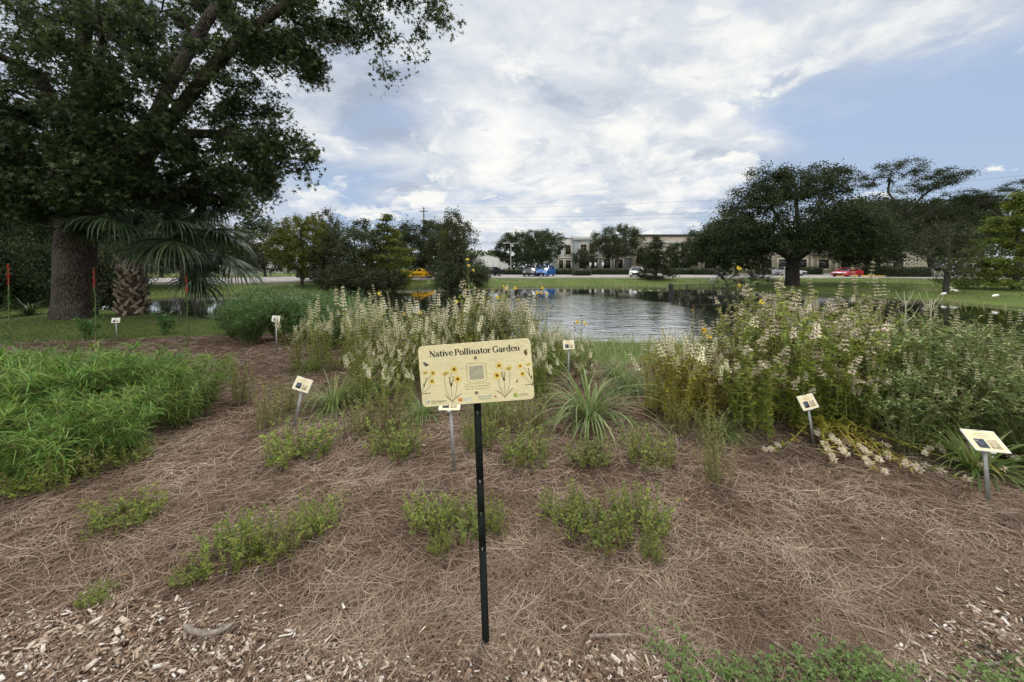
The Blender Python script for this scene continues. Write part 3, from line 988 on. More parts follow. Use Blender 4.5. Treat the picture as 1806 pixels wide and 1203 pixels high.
def airy_tree():
    E = []
    for c, r, n in (((0.0, 0, 14.4), (3.4, 2.2, 0.9), 46), ((-3.4, 0, 12.6), (2.6, 2, 0.9), 34), ((3.8, 0, 12.2), (3.0, 2, 0.8), 40), ((6.6, 0, 13.6), (2.6, 1.6, 0.9), 36), ((8.6, 0.3, 10.4), (2.8, 2, 0.8), 36),
                    ((1.5, 0, 11.6), (2.4, 2, 0.8), 26), ((5.0, 0, 9.2), (3.4, 2.4, 0.9), 44), ((11.2, 0, 9.2), (2.2, 1.6, 0.6), 22), ((-1.5, 0, 8.6), (3.4, 2.6, 1.6), 60), ((2.5, 0, 5.8), (6.0, 3.0, 2.6), 120), ((2.6, 0, 13.4), (2.2, 1.6, 0.7), 22)):
        E.append((c, r, n))
    tr = [(0, 0, -0.3), (0, 0, 2.0), (0.1, 0, 4.0), (0.2, 0, 6.0), (0.4, 0, 8.0)]
    ex = [(4, [(-0.5, 0, 9.6), (-1.4, 0.2, 11.2), (-1.2, 0.2, 13.0), (0, 0.2, 14.3)]), (4, [(1.6, 0, 9.4), (2.8, 0.2, 10.6), (4.4, 0.2, 12.0), (6.4, 0, 13.2)]), (3, [(2.0, 0, 7.6), (4.4, 0.3, 8.8), (7.4, 0.2, 9.8), (9.6, 0.1, 9.6)])]
    return make_tree('airy_tree', 'tall open branched tree with layered sparse crown behind the great oak', 'tree', tr, E, 0.28, 58, 0.34, 0.17, LEAF4, 'liveoak', 'darkbark', 0.013, extra=ex, flare=1.2, wob=0.8, lift=0.3, first=0.6, flat=0.6)


airy = airy_tree()
q = loc_on(1585, 489)
place(airy, q, 0, (q[1] / F * 200 / 15.2 * 1.1, q[1] / F * 200 / 15.2, q[1] / F * 204 / 15.2))
q = loc_on(1800, 490)
place(airy, q, 2.6, q[1] / F * 172 / 15.2, 'tall sparse tree behind the yellow-green cypress at the right edge of the lot')
for px, hp, rz, lab in ((1530, 140, 0.2, 'dense dark tree standing just behind the right side of the great oak'), (1640, 135, 1.6, 'dark bushy tree behind the bare branched tree in the lot'),
                        (1705, 140, 3.7, 'dark tree above the white van in the lot'), (1300, 105, 5.2, 'dark tree under the left limb of the great oak')):
    put(T_lot, px, 485.5, hp, 8.0, rz, 1.05, lab)


def bare_tree():
    E = [((0, 0, 4.2), (3.0, 2.4, 2.8), 150), ((0.4, 0, 1.6), (1.8, 1.6, 1.0), 40)]
    tr = [(0, 0, -0.3), (0, 0, 0.8), (0.1, 0, 1.6), (0.2, 0, 3.0), (0.1, 0, 4.6)]
    return make_tree('thin_leaved_tree', 'small half bare twiggy tree on the right bank of the pond', 'tree', tr, E, 0.2, 22, 0.3, 0.15, LEAF4, 'dullleaf', 'twig', 0.016, flare=1.2, wob=1.0, lift=0.2, first=0.2)


bt = bare_tree()
q = loc_on(1668, 517)
place(bt, q, 0, q[1] / F * 138 / 7.2)
T_cy2 = cone_tree('cypress_tree', 'bright yellow-green cypress at the right end of the bank', 8.0, 7.0, n=260, nleaf=64)
q = loc_on(1792, 510)
place(T_cy2, q, 0.8, (q[1] / F * 172 / 8.0 * 1.2, q[1] / F * 172 / 8.0 * 1.2, q[1] / F * 172 / 8.0))

# trees in the shade behind the great trunk
T_back = round_tree('backdrop_tree', 'dense dark tree in the shade behind the great trunk', 11.0, 9.0, 'liveoak', 300, 110, clear=0.06, size=0.15)
BK = 'dark trees in the shade behind the great trunk'
for px, py, hp, rz, wm_ in ((-60, 525, 330, 0, 1.0), (60, 520, 290, 1.2, 1.0), (-230, 530, 380, 2.2, 1.0), (150, 512, 250, 3.4, 1.0), (250, 505, 190, 0.7, 1.0), (20, 535, 260, 4.4, 1.0), (-130, 545, 300, 5.4, 1.0), (330, 500, 150, 1.9, 1.0)):
    put(T_back, px, py, hp, 11.0, rz, wm_, None, BK)
T_twin = round_tree('bank_tree', 'pale trunked tree across the pond seen under the palm fronds', 8.0, 6.0, 'dullleaf', 110, 50, clear=0.36)
put(T_twin, 320, 505, 128, 8.0, 0.2, 1.0)
put(T_twin, 343, 504, 118, 8.0, 2.2, 0.9, 'leaning pale trunked tree right behind the scarlet spike nearest the palm fronds')
for px, hp, rz in ((395, 92, 0.3), (430, 70, 1.7), (468, 105, 3.0), (285, 120, 4.1)):
    put(T_dull, px, 489, hp, 8.0, rz, 0.9, 'grey-green tree beyond the road behind the palm fronds', 'trees beyond the road behind the palm')
put(T_low, 175, 540, 120, 3.0, 1.0, 0.55, 'shaded green shrub between the great trunk and the palm trunk')
T_under = round_tree('undergrowth_shrub', 'shaded shrub', 3.0, 5.0, 'liveoak', 130, 70, clear=0.0, size=0.13)
for px, py, hp, rz in ((20, 542, 120, 0.4), (-70, 550, 130, 2.0), (85, 540, 110, 4.0), (195, 530, 90, 5.5), (-10, 530, 150, 1.0), (60, 528, 150, 3.0)):
    put(T_under, px, py, hp, 3.0, rz, 0.9, 'shaded shrub in the undergrowth behind the great trunk', 'undergrowth shrubs behind the great trunk')


# ------------------------------------------------------------------ palms
def fan_leaf(root, petL, az, el, droop, nleaf, leafL, roll):
    """One costapalmate frond: petiole with a fan of drooping leaflets."""
    k = 9
    t = np.linspace(0, 1, k)
    e = el - droop * 0.55 * t ** 1.5
    d = np.stack([np.cos(e) * math.cos(az), np.cos(e) * math.sin(az), np.sin(e)], -1)
    P = np.concatenate([np.zeros((1, 3)), np.cumsum((d[1:] + d[:-1]) / 2 * petL / (k - 1), 0)])
    mb = MB()
    tube(mb, P, np.linspace(0.026, 0.011, k), 5, 1)
    # costa carries on inside the blade and bends down
    end, dirn = P[-1], d[-1]
    side = np.array([-math.sin(az), math.cos(az), 0.0])
    nrm = np.cross(side, dirn)
    side = side * math.cos(roll) + nrm * math.sin(roll)
    nrm = np.cross(side, dirn)
    a = np.linspace(-2.25, 2.25, nleaf)
    s = np.abs(a) / 2.25
    base = end + dirn * (0.35 * leafL * (1 - s))[:, None] * 0.8
    D = np.cos(a)[:, None] * dirn + np.sin(a)[:, None] * side + nrm * (0.18 - 0.1 * s)[:, None]
    D /= np.linalg.norm(D, axis=1)[:, None]
    L = leafL * (1.0 - 0.35 * s) * rng.uniform(0.9, 1.05, nleaf)
    az_ = np.arctan2(D[:, 1], D[:, 0])
    el_ = np.arcsin(np.clip(D[:, 2], -1, 1))
    ribbons(mb, base, az_, el_, L, 0.062, rng.uniform(0.7, 1.5, nleaf) + 0.25 * np.cos(el_), 5, 0.0, 0, np.array([0.7, 1, 0.95, 0.75, 0.4, 0.05]), 2.2, rng.uniform(-0.5, 0.5, nleaf))
    return mb


palm_pos = loc_on(233, 555)
palm = thing('cabbage_palm', 'young fan palm with criss-crossed boot stubs beside the great trunk', 'palm tree', palm_pos)
HT = 1.75
mb = MB()
lathe(mb, [(0.05, -0.1), (0.36, -0.1), (0.36, 0.15), (0.33, 0.5), (0.27, 1.0), (0.24, HT * 0.85), (0.20, HT), (0.02, HT + 0.2)], 18)
trunk_o = mb.obj('trunk', M['fibre'], palm, True)
mb = MB()
for i in range(118):
    f = (i + 0.5) / 118
    z = HT * f ** 0.95
    a = i * 2.39996 + rng.uniform(-0.1, 0.1)
    r = np.interp(z, [0, 0.5, 1.0, HT], [0.36, 0.33, 0.27, 0.2])
    L = rng.uniform(0.24, 0.34) * (1.3 if i % 9 == 0 else 1.0)
    lean = rng.uniform(0.35, 0.6)
    sw = rng.choice([-1, 1]) * rng.uniform(0.5, 1.0)
    out = np.array([math.cos(a), math.sin(a), 0])
    tan = np.array([-math.sin(a), math.cos(a), 0])
    up = np.array([0, 0, 1.0]) * math.cos(lean) + out * math.sin(lean) + tan * sw
    up /= np.linalg.norm(up)
    c0 = out * (r - 0.03) + np.array([0, 0, z - 0.06])
    wd, th = rng.uniform(0.042, 0.060), 0.02
    sd = tan - up * (tan @ up)
    sd /= np.linalg.norm(sd)
    no = np.cross(sd, up)
    if no @ out < 0:
        no = -no
    V = []
    for s, ww in ((0, 1.15), (0.5, 0.9), (1.0, 0.6)):
        cc = c0 + up * L * s
        for sx_, sn in ((-1, -1), (1, -1), (1, 1), (-1, 1)):
            V.append(cc + sd * wd * ww * sx_ + no * th * sn)
    Fc = []
    for k in (0, 4):
        Fc += [(k + j, k + (j + 1) % 4, k + 4 + (j + 1) % 4, k + 4 + j) for j in range(4)]
    Fc += [(8, 9, 10, 11)]
    mb.add(V, Fc)
mb.obj('leaf_boots', M['boot'], trunk_o)
top = Vector((0.0, 0, HT - 0.02))
PET = solid('palm petiole', (0.10, 0.125, 0.055), 0.5)
for i, (az, el, pl_, lf, dr) in enumerate([(0.05, 0.95, 1.75, 1.15, 1.0), (-0.25, 0.62, 1.9, 1.2, 1.0), (-0.6, 0.4, 2.0, 1.25, 0.9), (0.3, 0.35, 1.9, 1.2, 0.95), (-0.15, 0.15, 1.9, 1.25, 0.8), (0.55, 0.75, 1.8, 1.1, 0.9),
                                         (1.2, 0.9, 1.7, 1.1, 0.8), (1.9, 1.0, 1.5, 1.1, 0.9), (2.6, 0.95, 1.5, 1.1, 1.1), (3.2, 1.1, 1.4, 1.0, 1.0), (-1.2, 1.1, 1.6, 1.1, 0.9), (-1.7, 1.0, 1.5, 1.05, 1.0),
                                         (-2.3, 1.15, 1.5, 1.05, 0.9), (0.9, 1.25, 1.6, 1.0, 0.6), (-0.8, 1.3, 1.6, 1.0, 0.5), (2.2, 1.35, 1.4, 0.9, 0.4), (0.0, -0.1, 1.7, 1.15, 0.6), (-0.45, 0.75, 2.1, 1.2, 1.1), (0.3, 1.2, 2.3, 1.2, 0.7), (-0.3, 1.1, 2.5, 1.2, 0.8), (0.1, 0.85, 2.5, 1.25, 1.0), (-0.7, 1.2, 2.2, 1.2, 0.7), (0.6, 1.05, 2.3, 1.2, 0.9), (-0.1, 0.55, 2.6, 1.3, 1.1), (0.2, 0.2, 2.3, 1.25, 0.9), (-0.5, 0.5, 2.5, 1.3, 1.2), (-0.9, 0.7, 2.2, 1.2, 1.1)]):
    sm = 0.72 if abs(az) > 1.5 else 1.0
    fan_leaf(palm, pl_ * 1.2 * sm, az, el, dr, 50, lf * 1.25 * sm, rng.uniform(-0.5, 0.5)).obj('frond', [M['palmleaf'], PET], palm, False, top)

# palmetto clumps at the right shore
for px, py, sc, lab in ((1283, 508, 1.0, 'bushy palmetto at the shore beside the black pond railing'), (1335, 506, 0.85, 'palmetto at the foot of the great oak on the right bank')):
    q = loc_on(px, py)
    pm = thing('palmetto', lab, 'palm', q, rng.uniform(0, 6), None, sc)
    for i in range(15):
        az = i * 2.4
        fan_leaf(pm, rng.uniform(0.9, 1.7), az, rng.uniform(0.5, 1.35), 0.8, 26, rng.uniform(0.8, 1.05), rng.uniform(-0.4, 0.4)).obj('frond', [M['palmleaf'], PET], pm, False, (0, 0, 0.15))


# ------------------------------------------------------------------ buildings across the lot
stucco_grey = solid('blue-grey stucco', (0.34, 0.37, 0.39), 0.9, 0, 0.06, 0.6)
stucco_lt = solid('pale grey stucco', (0.52, 0.53, 0.53), 0.9, 0, 0.05, 0.6)
stucco_tan = solid('tan stucco', (0.46, 0.41, 0.33), 0.9, 0, 0.06, 0.5)
trim_cream = solid('cream trim', (0.50, 0.46, 0.37), 0.85, 0, 0.05, 1.0)
trim_dark = solid('dark roof edge', (0.06, 0.055, 0.05), 0.7)
wall_white = solid('white painted wall', (0.66, 0.67, 0.68), 0.85, 0, 0.05, 0.5)
glass = bpy.data.materials.new('dark window glass')
glass.use_nodes = True
gp = glass.node_tree.nodes['Principled BSDF']
gp.inputs['Base Color'].default_value = (0.012, 0.014, 0.016, 1)
gp.inputs['Roughness'].default_value = 0.06
gp.inputs['Specular IOR Level'].default_value = 0.6

BY = 86.0


def bx(px, Y=BY):
    return at(px, 470, Y)[0]


def bz(py, Y=BY):
    return at(903, py, Y)[2]


def window(root, x0, x1, z0, z1, y, framem, fw=0.35, mull=1):
    """Recessed dark pane behind a proud frame."""
    mb = MB()
    d0, d1 = y - 0.12, y + 0.02
    box(mb, x0 - fw, x0, d0, d1, z0 - fw, z1 + fw)
    box(mb, x1, x1 + fw, d0, d1, z0 - fw, z1 + fw)
    box(mb, x0, x1, d0, d1, z1, z1 + fw)
    box(mb, x0, x1, d0, d1, z0 - fw, z0)
    f = mb.obj('window', framem, root)
    mb = MB()
    box(mb, x0, x1, y - 0.03, y + 0.015, z0, z1)
    mb.obj('pane', glass, f)
    mb = MB()
    for k in range(mull):
        xm = x0 + (x1 - x0) * (k + 1) / (mull + 1)
        box(mb, xm - 0.05, xm + 0.05, y - 0.07, y - 0.032, z0, z1)
    if mull:
        box(mb, x0, x1, y - 0.068, y - 0.034, z0 + (z1 - z0) * 0.68, z0 + (z1 - z0) * 0.68 + 0.08)
        mb.obj('mullion', trim_dark, f)


bld = thing('office_building', 'long two storey office building, blue-grey at one end and tan beyond', 'building', (0, 0, 0))
mb = MB()
X0, X1, X2, X3, X4 = bx(984), bx(1013), bx(1056), bx(1114), bx(1218)
XE = bx(1640)
box(mb, X0, X1, BY + 0.6, BY + 16, -0.2, bz(421, BY + 0.6))
mb.obj('wall', stucco_lt, bld)
mb = MB()
box(mb, X1, X3, BY, BY + 16, -0.2, bz(424))
mb.obj('wall', stucco_grey, bld)
mb = MB()
box(mb, X3, XE, BY - 0.5, BY + 16, -0.2, bz(417, BY - 0.5))
mb.obj('wall', stucco_tan, bld)
mb = MB()
box(mb, X0 - 0.2, X1 - 0.01, BY + 0.35, BY + 16, bz(421, BY + 0.6) + 0.002, bz(419, BY + 0.6) + 0.1)
box(mb, X1 - 0.25, X3 - 0.02, BY - 0.35, BY + 16, bz(424) + 0.002, bz(417.5))
mb.obj('parapet', stucco_lt, bld)
mb = MB()
box(mb, X3 - 0.2, XE, BY - 0.8, BY + 16, bz(417, BY - 0.5) + 0.002, bz(413.5, BY - 0.5))
mb.obj('roof_edge', trim_dark, bld)
mb = MB()
box(mb, X3 + 0.01, XE, BY - 0.62, BY - 0.502, bz(430), bz(426.5))
mb.obj('band', stucco_lt, bld)
mb = MB()
box(mb, X0, X1, BY + 0.45, BY + 0.598, bz(456), bz(453.5))
box(mb, X1 + 0.02, X3, BY - 0.14, BY - 0.002, bz(456), bz(453.5))
mb.obj('band', trim_cream, bld)
for a, b, zt, zb in ((998, 1007, 433.5, 449), (986.5, 993.5, 459.5, 474), (998.5, 1007, 459.5, 474)):
    window(bld, bx(a), bx(b), bz(zb), bz(zt), BY + 0.598, trim_cream, 0.3, 1)
for a, b, zt, zb in ((1024, 1034, 432, 449), (1039, 1048, 432, 449), (1064, 1074, 432, 449), (1079, 1089, 432, 449), (1096, 1105, 432, 449),
                     (1022, 1034, 458, 474), (1042, 1054, 458, 474), (1064, 1076, 458, 474), (1084, 1098, 458, 474)):
    window(bld, bx(a), bx(b), bz(zb), bz(zt), BY - 0.002, trim_cream, 0.28, 1)
for a in (1109, 1146, 1178, 1198, 1240, 1270, 1300, 1340, 1370, 1401, 1440, 1479, 1530, 1570):
    if a > 1112:
        window(bld, bx(a), bx(a + 18), bz(474), bz(458.5), BY - 0.502, trim_cream, 0.4, 2)
        if a > 1330:
            window(bld, bx(a + 2), bx(a + 15), bz(447), bz(434), BY - 0.502, trim_cream, 0.3, 1)
mb = MB()
box(mb, bx(1425), bx(1530), BY - 1.5, BY - 0.51, bz(449), bz(443))
mb.obj('canopy', stucco_lt, bld)
for a in (1117, 1137, 1228, 1260, 1426, 1468, 1522):
    mb = MB()
    box(mb, bx(a), bx(a) + 0.5, BY - 0.75, BY - 0.508, -0.2, bz(450.5))
    mb.obj('pilaster', trim_cream, bld)
mb = MB()
tube(mb, [(bx(1013.5), BY + 4, bz(419)), (bx(1013.5), BY + 4, bz(413))], 0.05, 5)
box(mb, bx(1013.5) - 0.3, bx(1013.5) + 0.3, BY + 3.95, BY + 4.05, bz(415), bz(414.4))
mb.obj('roof_antenna', trim_dark, bld)

wh = thing('warehouse', 'low white gabled warehouse at the far left of the lot', 'building', (0, 0, 0))
mb = MB()
WY = 112.0
xa, xb = at(832, 470, WY)[0], at(895, 470, WY)[0]
z1, z2 = at(903, 457, WY)[2], at(903, 449.5, WY)[2]
xm = at(858, 470, WY)[0]
V = [(xa, WY, -0.2), (xb, WY, -0.2), (xb, WY, z1), (xm, WY, z2), (xa, WY, z1)]
V += [(x, WY + 30, z) for x, y, z in V]
mb.add(V, [(0, 1, 2, 4), (5, 9, 7, 6), (1, 6, 7, 2), (0, 4, 9, 5)])
mb.add(V, [(4, 2, 3), (9, 8, 7)])
mb.obj('wall', wall_white, wh)
mb = MB()
o_ = 0.15
mb.add([(xa - 0.4, WY - 0.4, z1 - 0.1 + o_), (xm, WY - 0.4, z2 + o_), (xm, WY + 30, z2 + o_), (xa - 0.4, WY + 30, z1 - 0.1 + o_), (xb + 0.4, WY - 0.4, z1 - 0.1 + o_), (xb + 0.4, WY + 30, z1 - 0.1 + o_)],
       [(0, 1, 2, 3), (1, 4, 5, 2)])
mb.obj('roof', stucco_lt, wh)
for a in (868, 880):
    mb = MB()
    x = at(a, 470, WY)[0]
    box(mb, x, x + 0.5, WY - 0.06, WY - 0.003, -0.1, z1 - 0.3)
    mb.obj('downpipe', stucco_lt, wh)

for nm, lab, a, b, YY, zt, m_ in (('pavilion', 'pale low building glimpsed behind the palm fronds', 372, 475, 82.0, 456, wall_white), ('bungalow', 'cream low building seen between the shaded trunks at the left', 190, 330, 88.0, 452, trim_cream)):
    pv = thing(nm, lab, 'building', (0, 0, 0))
    mb = MB()
    xa, xb, zt_ = at(a, 470, YY)[0], at(b, 470, YY)[0], at(903, zt, YY)[2]
    box(mb, xa, xb, YY, YY + 12, -0.2, zt_)
    mb.obj('wall', m_, pv)
    mb = MB()
    box(mb, xa - 0.5, xb + 0.5, YY - 0.6, YY + 12.4, zt_ + 0.003, zt_ + 0.5)
    mb.obj('roof', stucco_lt, pv)
    for k in range(5):
        x = xa + (xb - xa) * (k + 0.35) / 5
        window(pv, x, x + (xb - xa) * 0.07, 0.9, zt_ - 0.9, YY - 0.003, stucco_lt, 0.15, 1)

# street light, utility pole, wires, small signs
metal = solid('galvanised steel', (0.42, 0.42, 0.42), 0.5, 0.6, 0.1, 5.0)
pole_m = solid('weathered pole wood', (0.14, 0.12, 0.10), 0.9)
blackm = solid('black painted metal', (0.02, 0.02, 0.02), 0.5)


def street_light(px, py_top, Y, lab):
    p = at(px, 480, Y)
    top_ = at(px, py_top, Y)[2]
    s = thing('street_light', lab, 'street light', (p[0], Y, 0.1))
    mb = MB()
    tube(mb, [(0, 0, 0), (0, 0, top_ * 0.5), (0, 0, top_ - 0.1)], [0.13, 0.11, 0.09], 8)
    box(mb, -0.25, 0.25, -0.25, 0.25, -0.1, 0.5)
    mb.obj('pole', metal, s)
    for sgn in (-1, 1):
        mb = MB()
        tube(mb, [(0, 0, top_ - 0.2), (sgn * 0.5, 0, top_ - 0.1), (sgn * 0.8, 0, top_ - 0.1)], 0.05, 5)
        box(mb, sgn * 1.2 - 0.45, sgn * 1.2 + 0.45, -0.25, 0.25, top_ - 0.22, top_ - 0.02)
        mb.obj('lamp_head', metal, s)


street_light(901, 429, 74.0, 'grey street light with two heads among the lot trees')
up = at(748, 480, 80.0)
ut = thing('utility_pole', 'tall grey utility pole rising above the far bank trees', 'utility pole', (up[0], 80.0, 0))
uz = at(748, 366, 80.0)[2]
mb = MB()
tube(mb, [(0, 0, -0.1), (0, 0, uz * 0.5), (0, 0, uz)], [0.22, 0.18, 0.14], 8)
mb.obj('pole', pole_m, ut)
mb = MB()
box(mb, -0.9, 0.9, -0.22, -0.145, uz - 0.9, uz - 0.72)
mb.obj('crossarm', pole_m, ut)
for i, (pyl, pyr, yr) in enumerate(((367, 300, 60), (382, 331, 60), (388, 340, 60), (402, 360, 60))):
    a, b = at(748, pyl, 80.0), at(1900, pyr, yr)
    l0 = a + (a - b) * 0.5
    mb = MB()
    s = np.linspace(0, 1, 40)
    for A_, B_, sag_ in ((l0, a, 0.6), (a, b, 1.6)):
        P = A_ * (1 - s)[:, None] + B_ * s[:, None]
        P[:, 2] -= sag_ * 4 * s * (1 - s)
        tube(mb, P, 0.014, 4, cap=False)
    tag(mb.obj('power_line', blackm), ['uppermost power line crossing the sky from the utility pole', 'upper power line of the close pair in the middle of the set', 'lower power line of the close pair in the middle of the set', 'lowest power line crossing the sky from the utility pole'][i], 'power line')

sign_w = solid('white sign face', (0.75, 0.75, 0.74), 0.6)
for px, lab in ((1050, 'small white parking sign between the building windows and the hedge'), (1063, 'small white parking sign left of the fork trunked tree'), (1041, 'small white parking sign nearest the small lot tree')):
    p = at(px, 480, 76.0)
    s = thing('parking_sign', lab, 'sign', (p[0], 76.0, 0.1))
    mb = MB()
    tube(mb, [(0, 0, -0.1), (0, 0, 2.2)], 0.04, 6)
    mb.obj('post', metal, s)
    mb = MB()
    box(mb, -0.22, 0.22, -0.07, -0.045, 1.6, 2.3)
    mb.obj('sign_face', sign_w, s)

# ------------------------------------------------------------------ hedges
core_m = solid('hedge inner twigs', (0.02, 0.022, 0.012), 1.0)  # solid dark box added inside each hedge to block sight through the leaves


def hedge(px0, px1, py_b, h, depth, lab, group=None):
    a, b = G(px0, py_b, 0.1), G(px1, py_b, 0.1)
    Y = (a[1] + b[1]) / 2
    x0, x1 = a[0] * Y / a[1], b[0] * Y / b[1]
    hg = thing('hedge', lab, 'hedge', ((x0 + x1) / 2, Y + depth / 2, 0.0), 0, group)
    w_ = (x1 - x0) / 2
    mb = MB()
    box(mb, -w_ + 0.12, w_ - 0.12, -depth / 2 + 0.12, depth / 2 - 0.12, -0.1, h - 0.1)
    mb.obj('filler', core_m, hg)
    n = int(min(9000, 260 * (x1 - x0) * (h + depth) / 2))
    u = rng.uniform(-1, 1, (n, 3))
    face = rng.integers(0, 3, n)
    P = u * np.array([w_, depth / 2, h / 2]) + (0, 0, h / 2)
    P[face == 0, 2] = h + rng.normal(0, 0.05, (face == 0).sum())
    P[face == 1, 1] = -depth / 2 + rng.normal(0, 0.05, (face == 1).sum())
    k = face == 2
    P[k, 0] = np.sign(u[k, 0]) * w_ + rng.normal(0, 0.05, k.sum())
    P[:, 2] += 0.06 * np.sin(P[:, 0] * 1.7)
    mb = MB()
    scatter(mb, LEAF4[0], LEAF4[1], frames(rand_dirs(n, -0.6, 1), rng.uniform(-1, 1, n)), P, np.repeat(rng.uniform(0.10, 0.22, n)[:, None], 3, 1) * (0.7, 1, 1))
    mb.obj('leaves', M['hedge'], hg)


hedge(888, 938, 484.6, 1.05, 1.4, 'clipped hedge left of the parked black car')
hedge(976, 1010, 484.6, 1.05, 1.4, 'clipped hedge just right of the blue car')
hedge(1012, 1042, 486.2, 0.95, 1.4, 'short clipped hedge standing forward of the hedge row before the grey building')
hedge(1044, 1110, 484.6, 1.1, 1.4, 'long clipped hedge left of the white sedan')
hedge(1172, 1226, 484.6, 1.15, 1.4, 'clipped hedge right of the young conical tree')
hedge(1226, 1290, 484.9, 1.15, 1.4, 'clipped hedge behind the palmetto')
hedge(1340, 1378, 484.6, 1.2, 1.4, 'clipped hedge left of the great oak trunk')
hedge(1408, 1452, 484.6, 1.3, 1.4, 'clipped hedge left of the red sports car')
hedge(1532, 1600, 485.6, 1.5, 1.6, 'tall clipped hedge right of the red sports car')
hedge(1580, 1645, 488.6, 1.35, 1.6, 'dark clipped hedge standing forward by the bare tree')
hedge(1722, 1762, 485.8, 1.9, 1.5, 'clipped hedge right of the white van')

# ------------------------------------------------------------------ cars
tyre_m = solid('tyre rubber', (0.02, 0.02, 0.02), 0.9)
rim_m = solid('alloy rim', (0.5, 0.5, 0.5), 0.35, 0.8)
lamp_m = solid('headlight lens', (0.7, 0.72, 0.74), 0.15, 0.2)
tail_m = solid('tail light lens', (0.4, 0.01, 0.01), 0.2)
plate_m = solid('dark grille', (0.015, 0.015, 0.016), 0.6)


def paint(name, col):
    return solid(name, col, 0.28, 0.0, 0.03, 0.5, 0.0, 40, 0.5, 0.8)


SHAPES = {   # side outline of the body (x forward from the middle, z), the greenhouse base and roof
    'sedan': dict(L=4.6, W=1.8, body=[(-2.28, 0.55), (-2.3, 0.95), (-1.75, 1.04), (-1.2, 1.0), (0.9, 0.95), (1.3, 0.92), (2.1, 0.74), (2.3, 0.60), (2.28, 0.36)], glass=(-1.75, 1.15, -1.0, 0.25, 1.0, 1.44)),
    'suv': dict(L=4.5, W=1.86, body=[(-2.2, 0.6), (-2.24, 1.05), (-2.1, 1.12), (0.9, 1.08), (1.3, 1.06), (2.0, 0.95), (2.24, 0.75), (2.22, 0.42)], glass=(-2.1, 1.15, -1.75, 0.35, 1.08, 1.64)),
    'coupe': dict(L=4.7, W=1.88, body=[(-2.3, 0.5), (-2.35, 0.9), (-1.6, 1.0), (-0.9, 0.92), (0.7, 0.9), (1.2, 0.88), (2.1, 0.68), (2.36, 0.50), (2.3, 0.28)], glass=(-1.7, 0.95, -0.75, -0.1, 0.93, 1.30)),
    'van': dict(L=4.9, W=1.95, body=[(-2.42, 0.6), (-2.45, 1.15), (-2.3, 1.25), (1.2, 1.15), (1.5, 1.12), (2.2, 0.95), (2.45, 0.75), (2.4, 0.4)], glass=(-2.3, 1.55, -2.1, 0.6, 1.18, 1.95)),
}


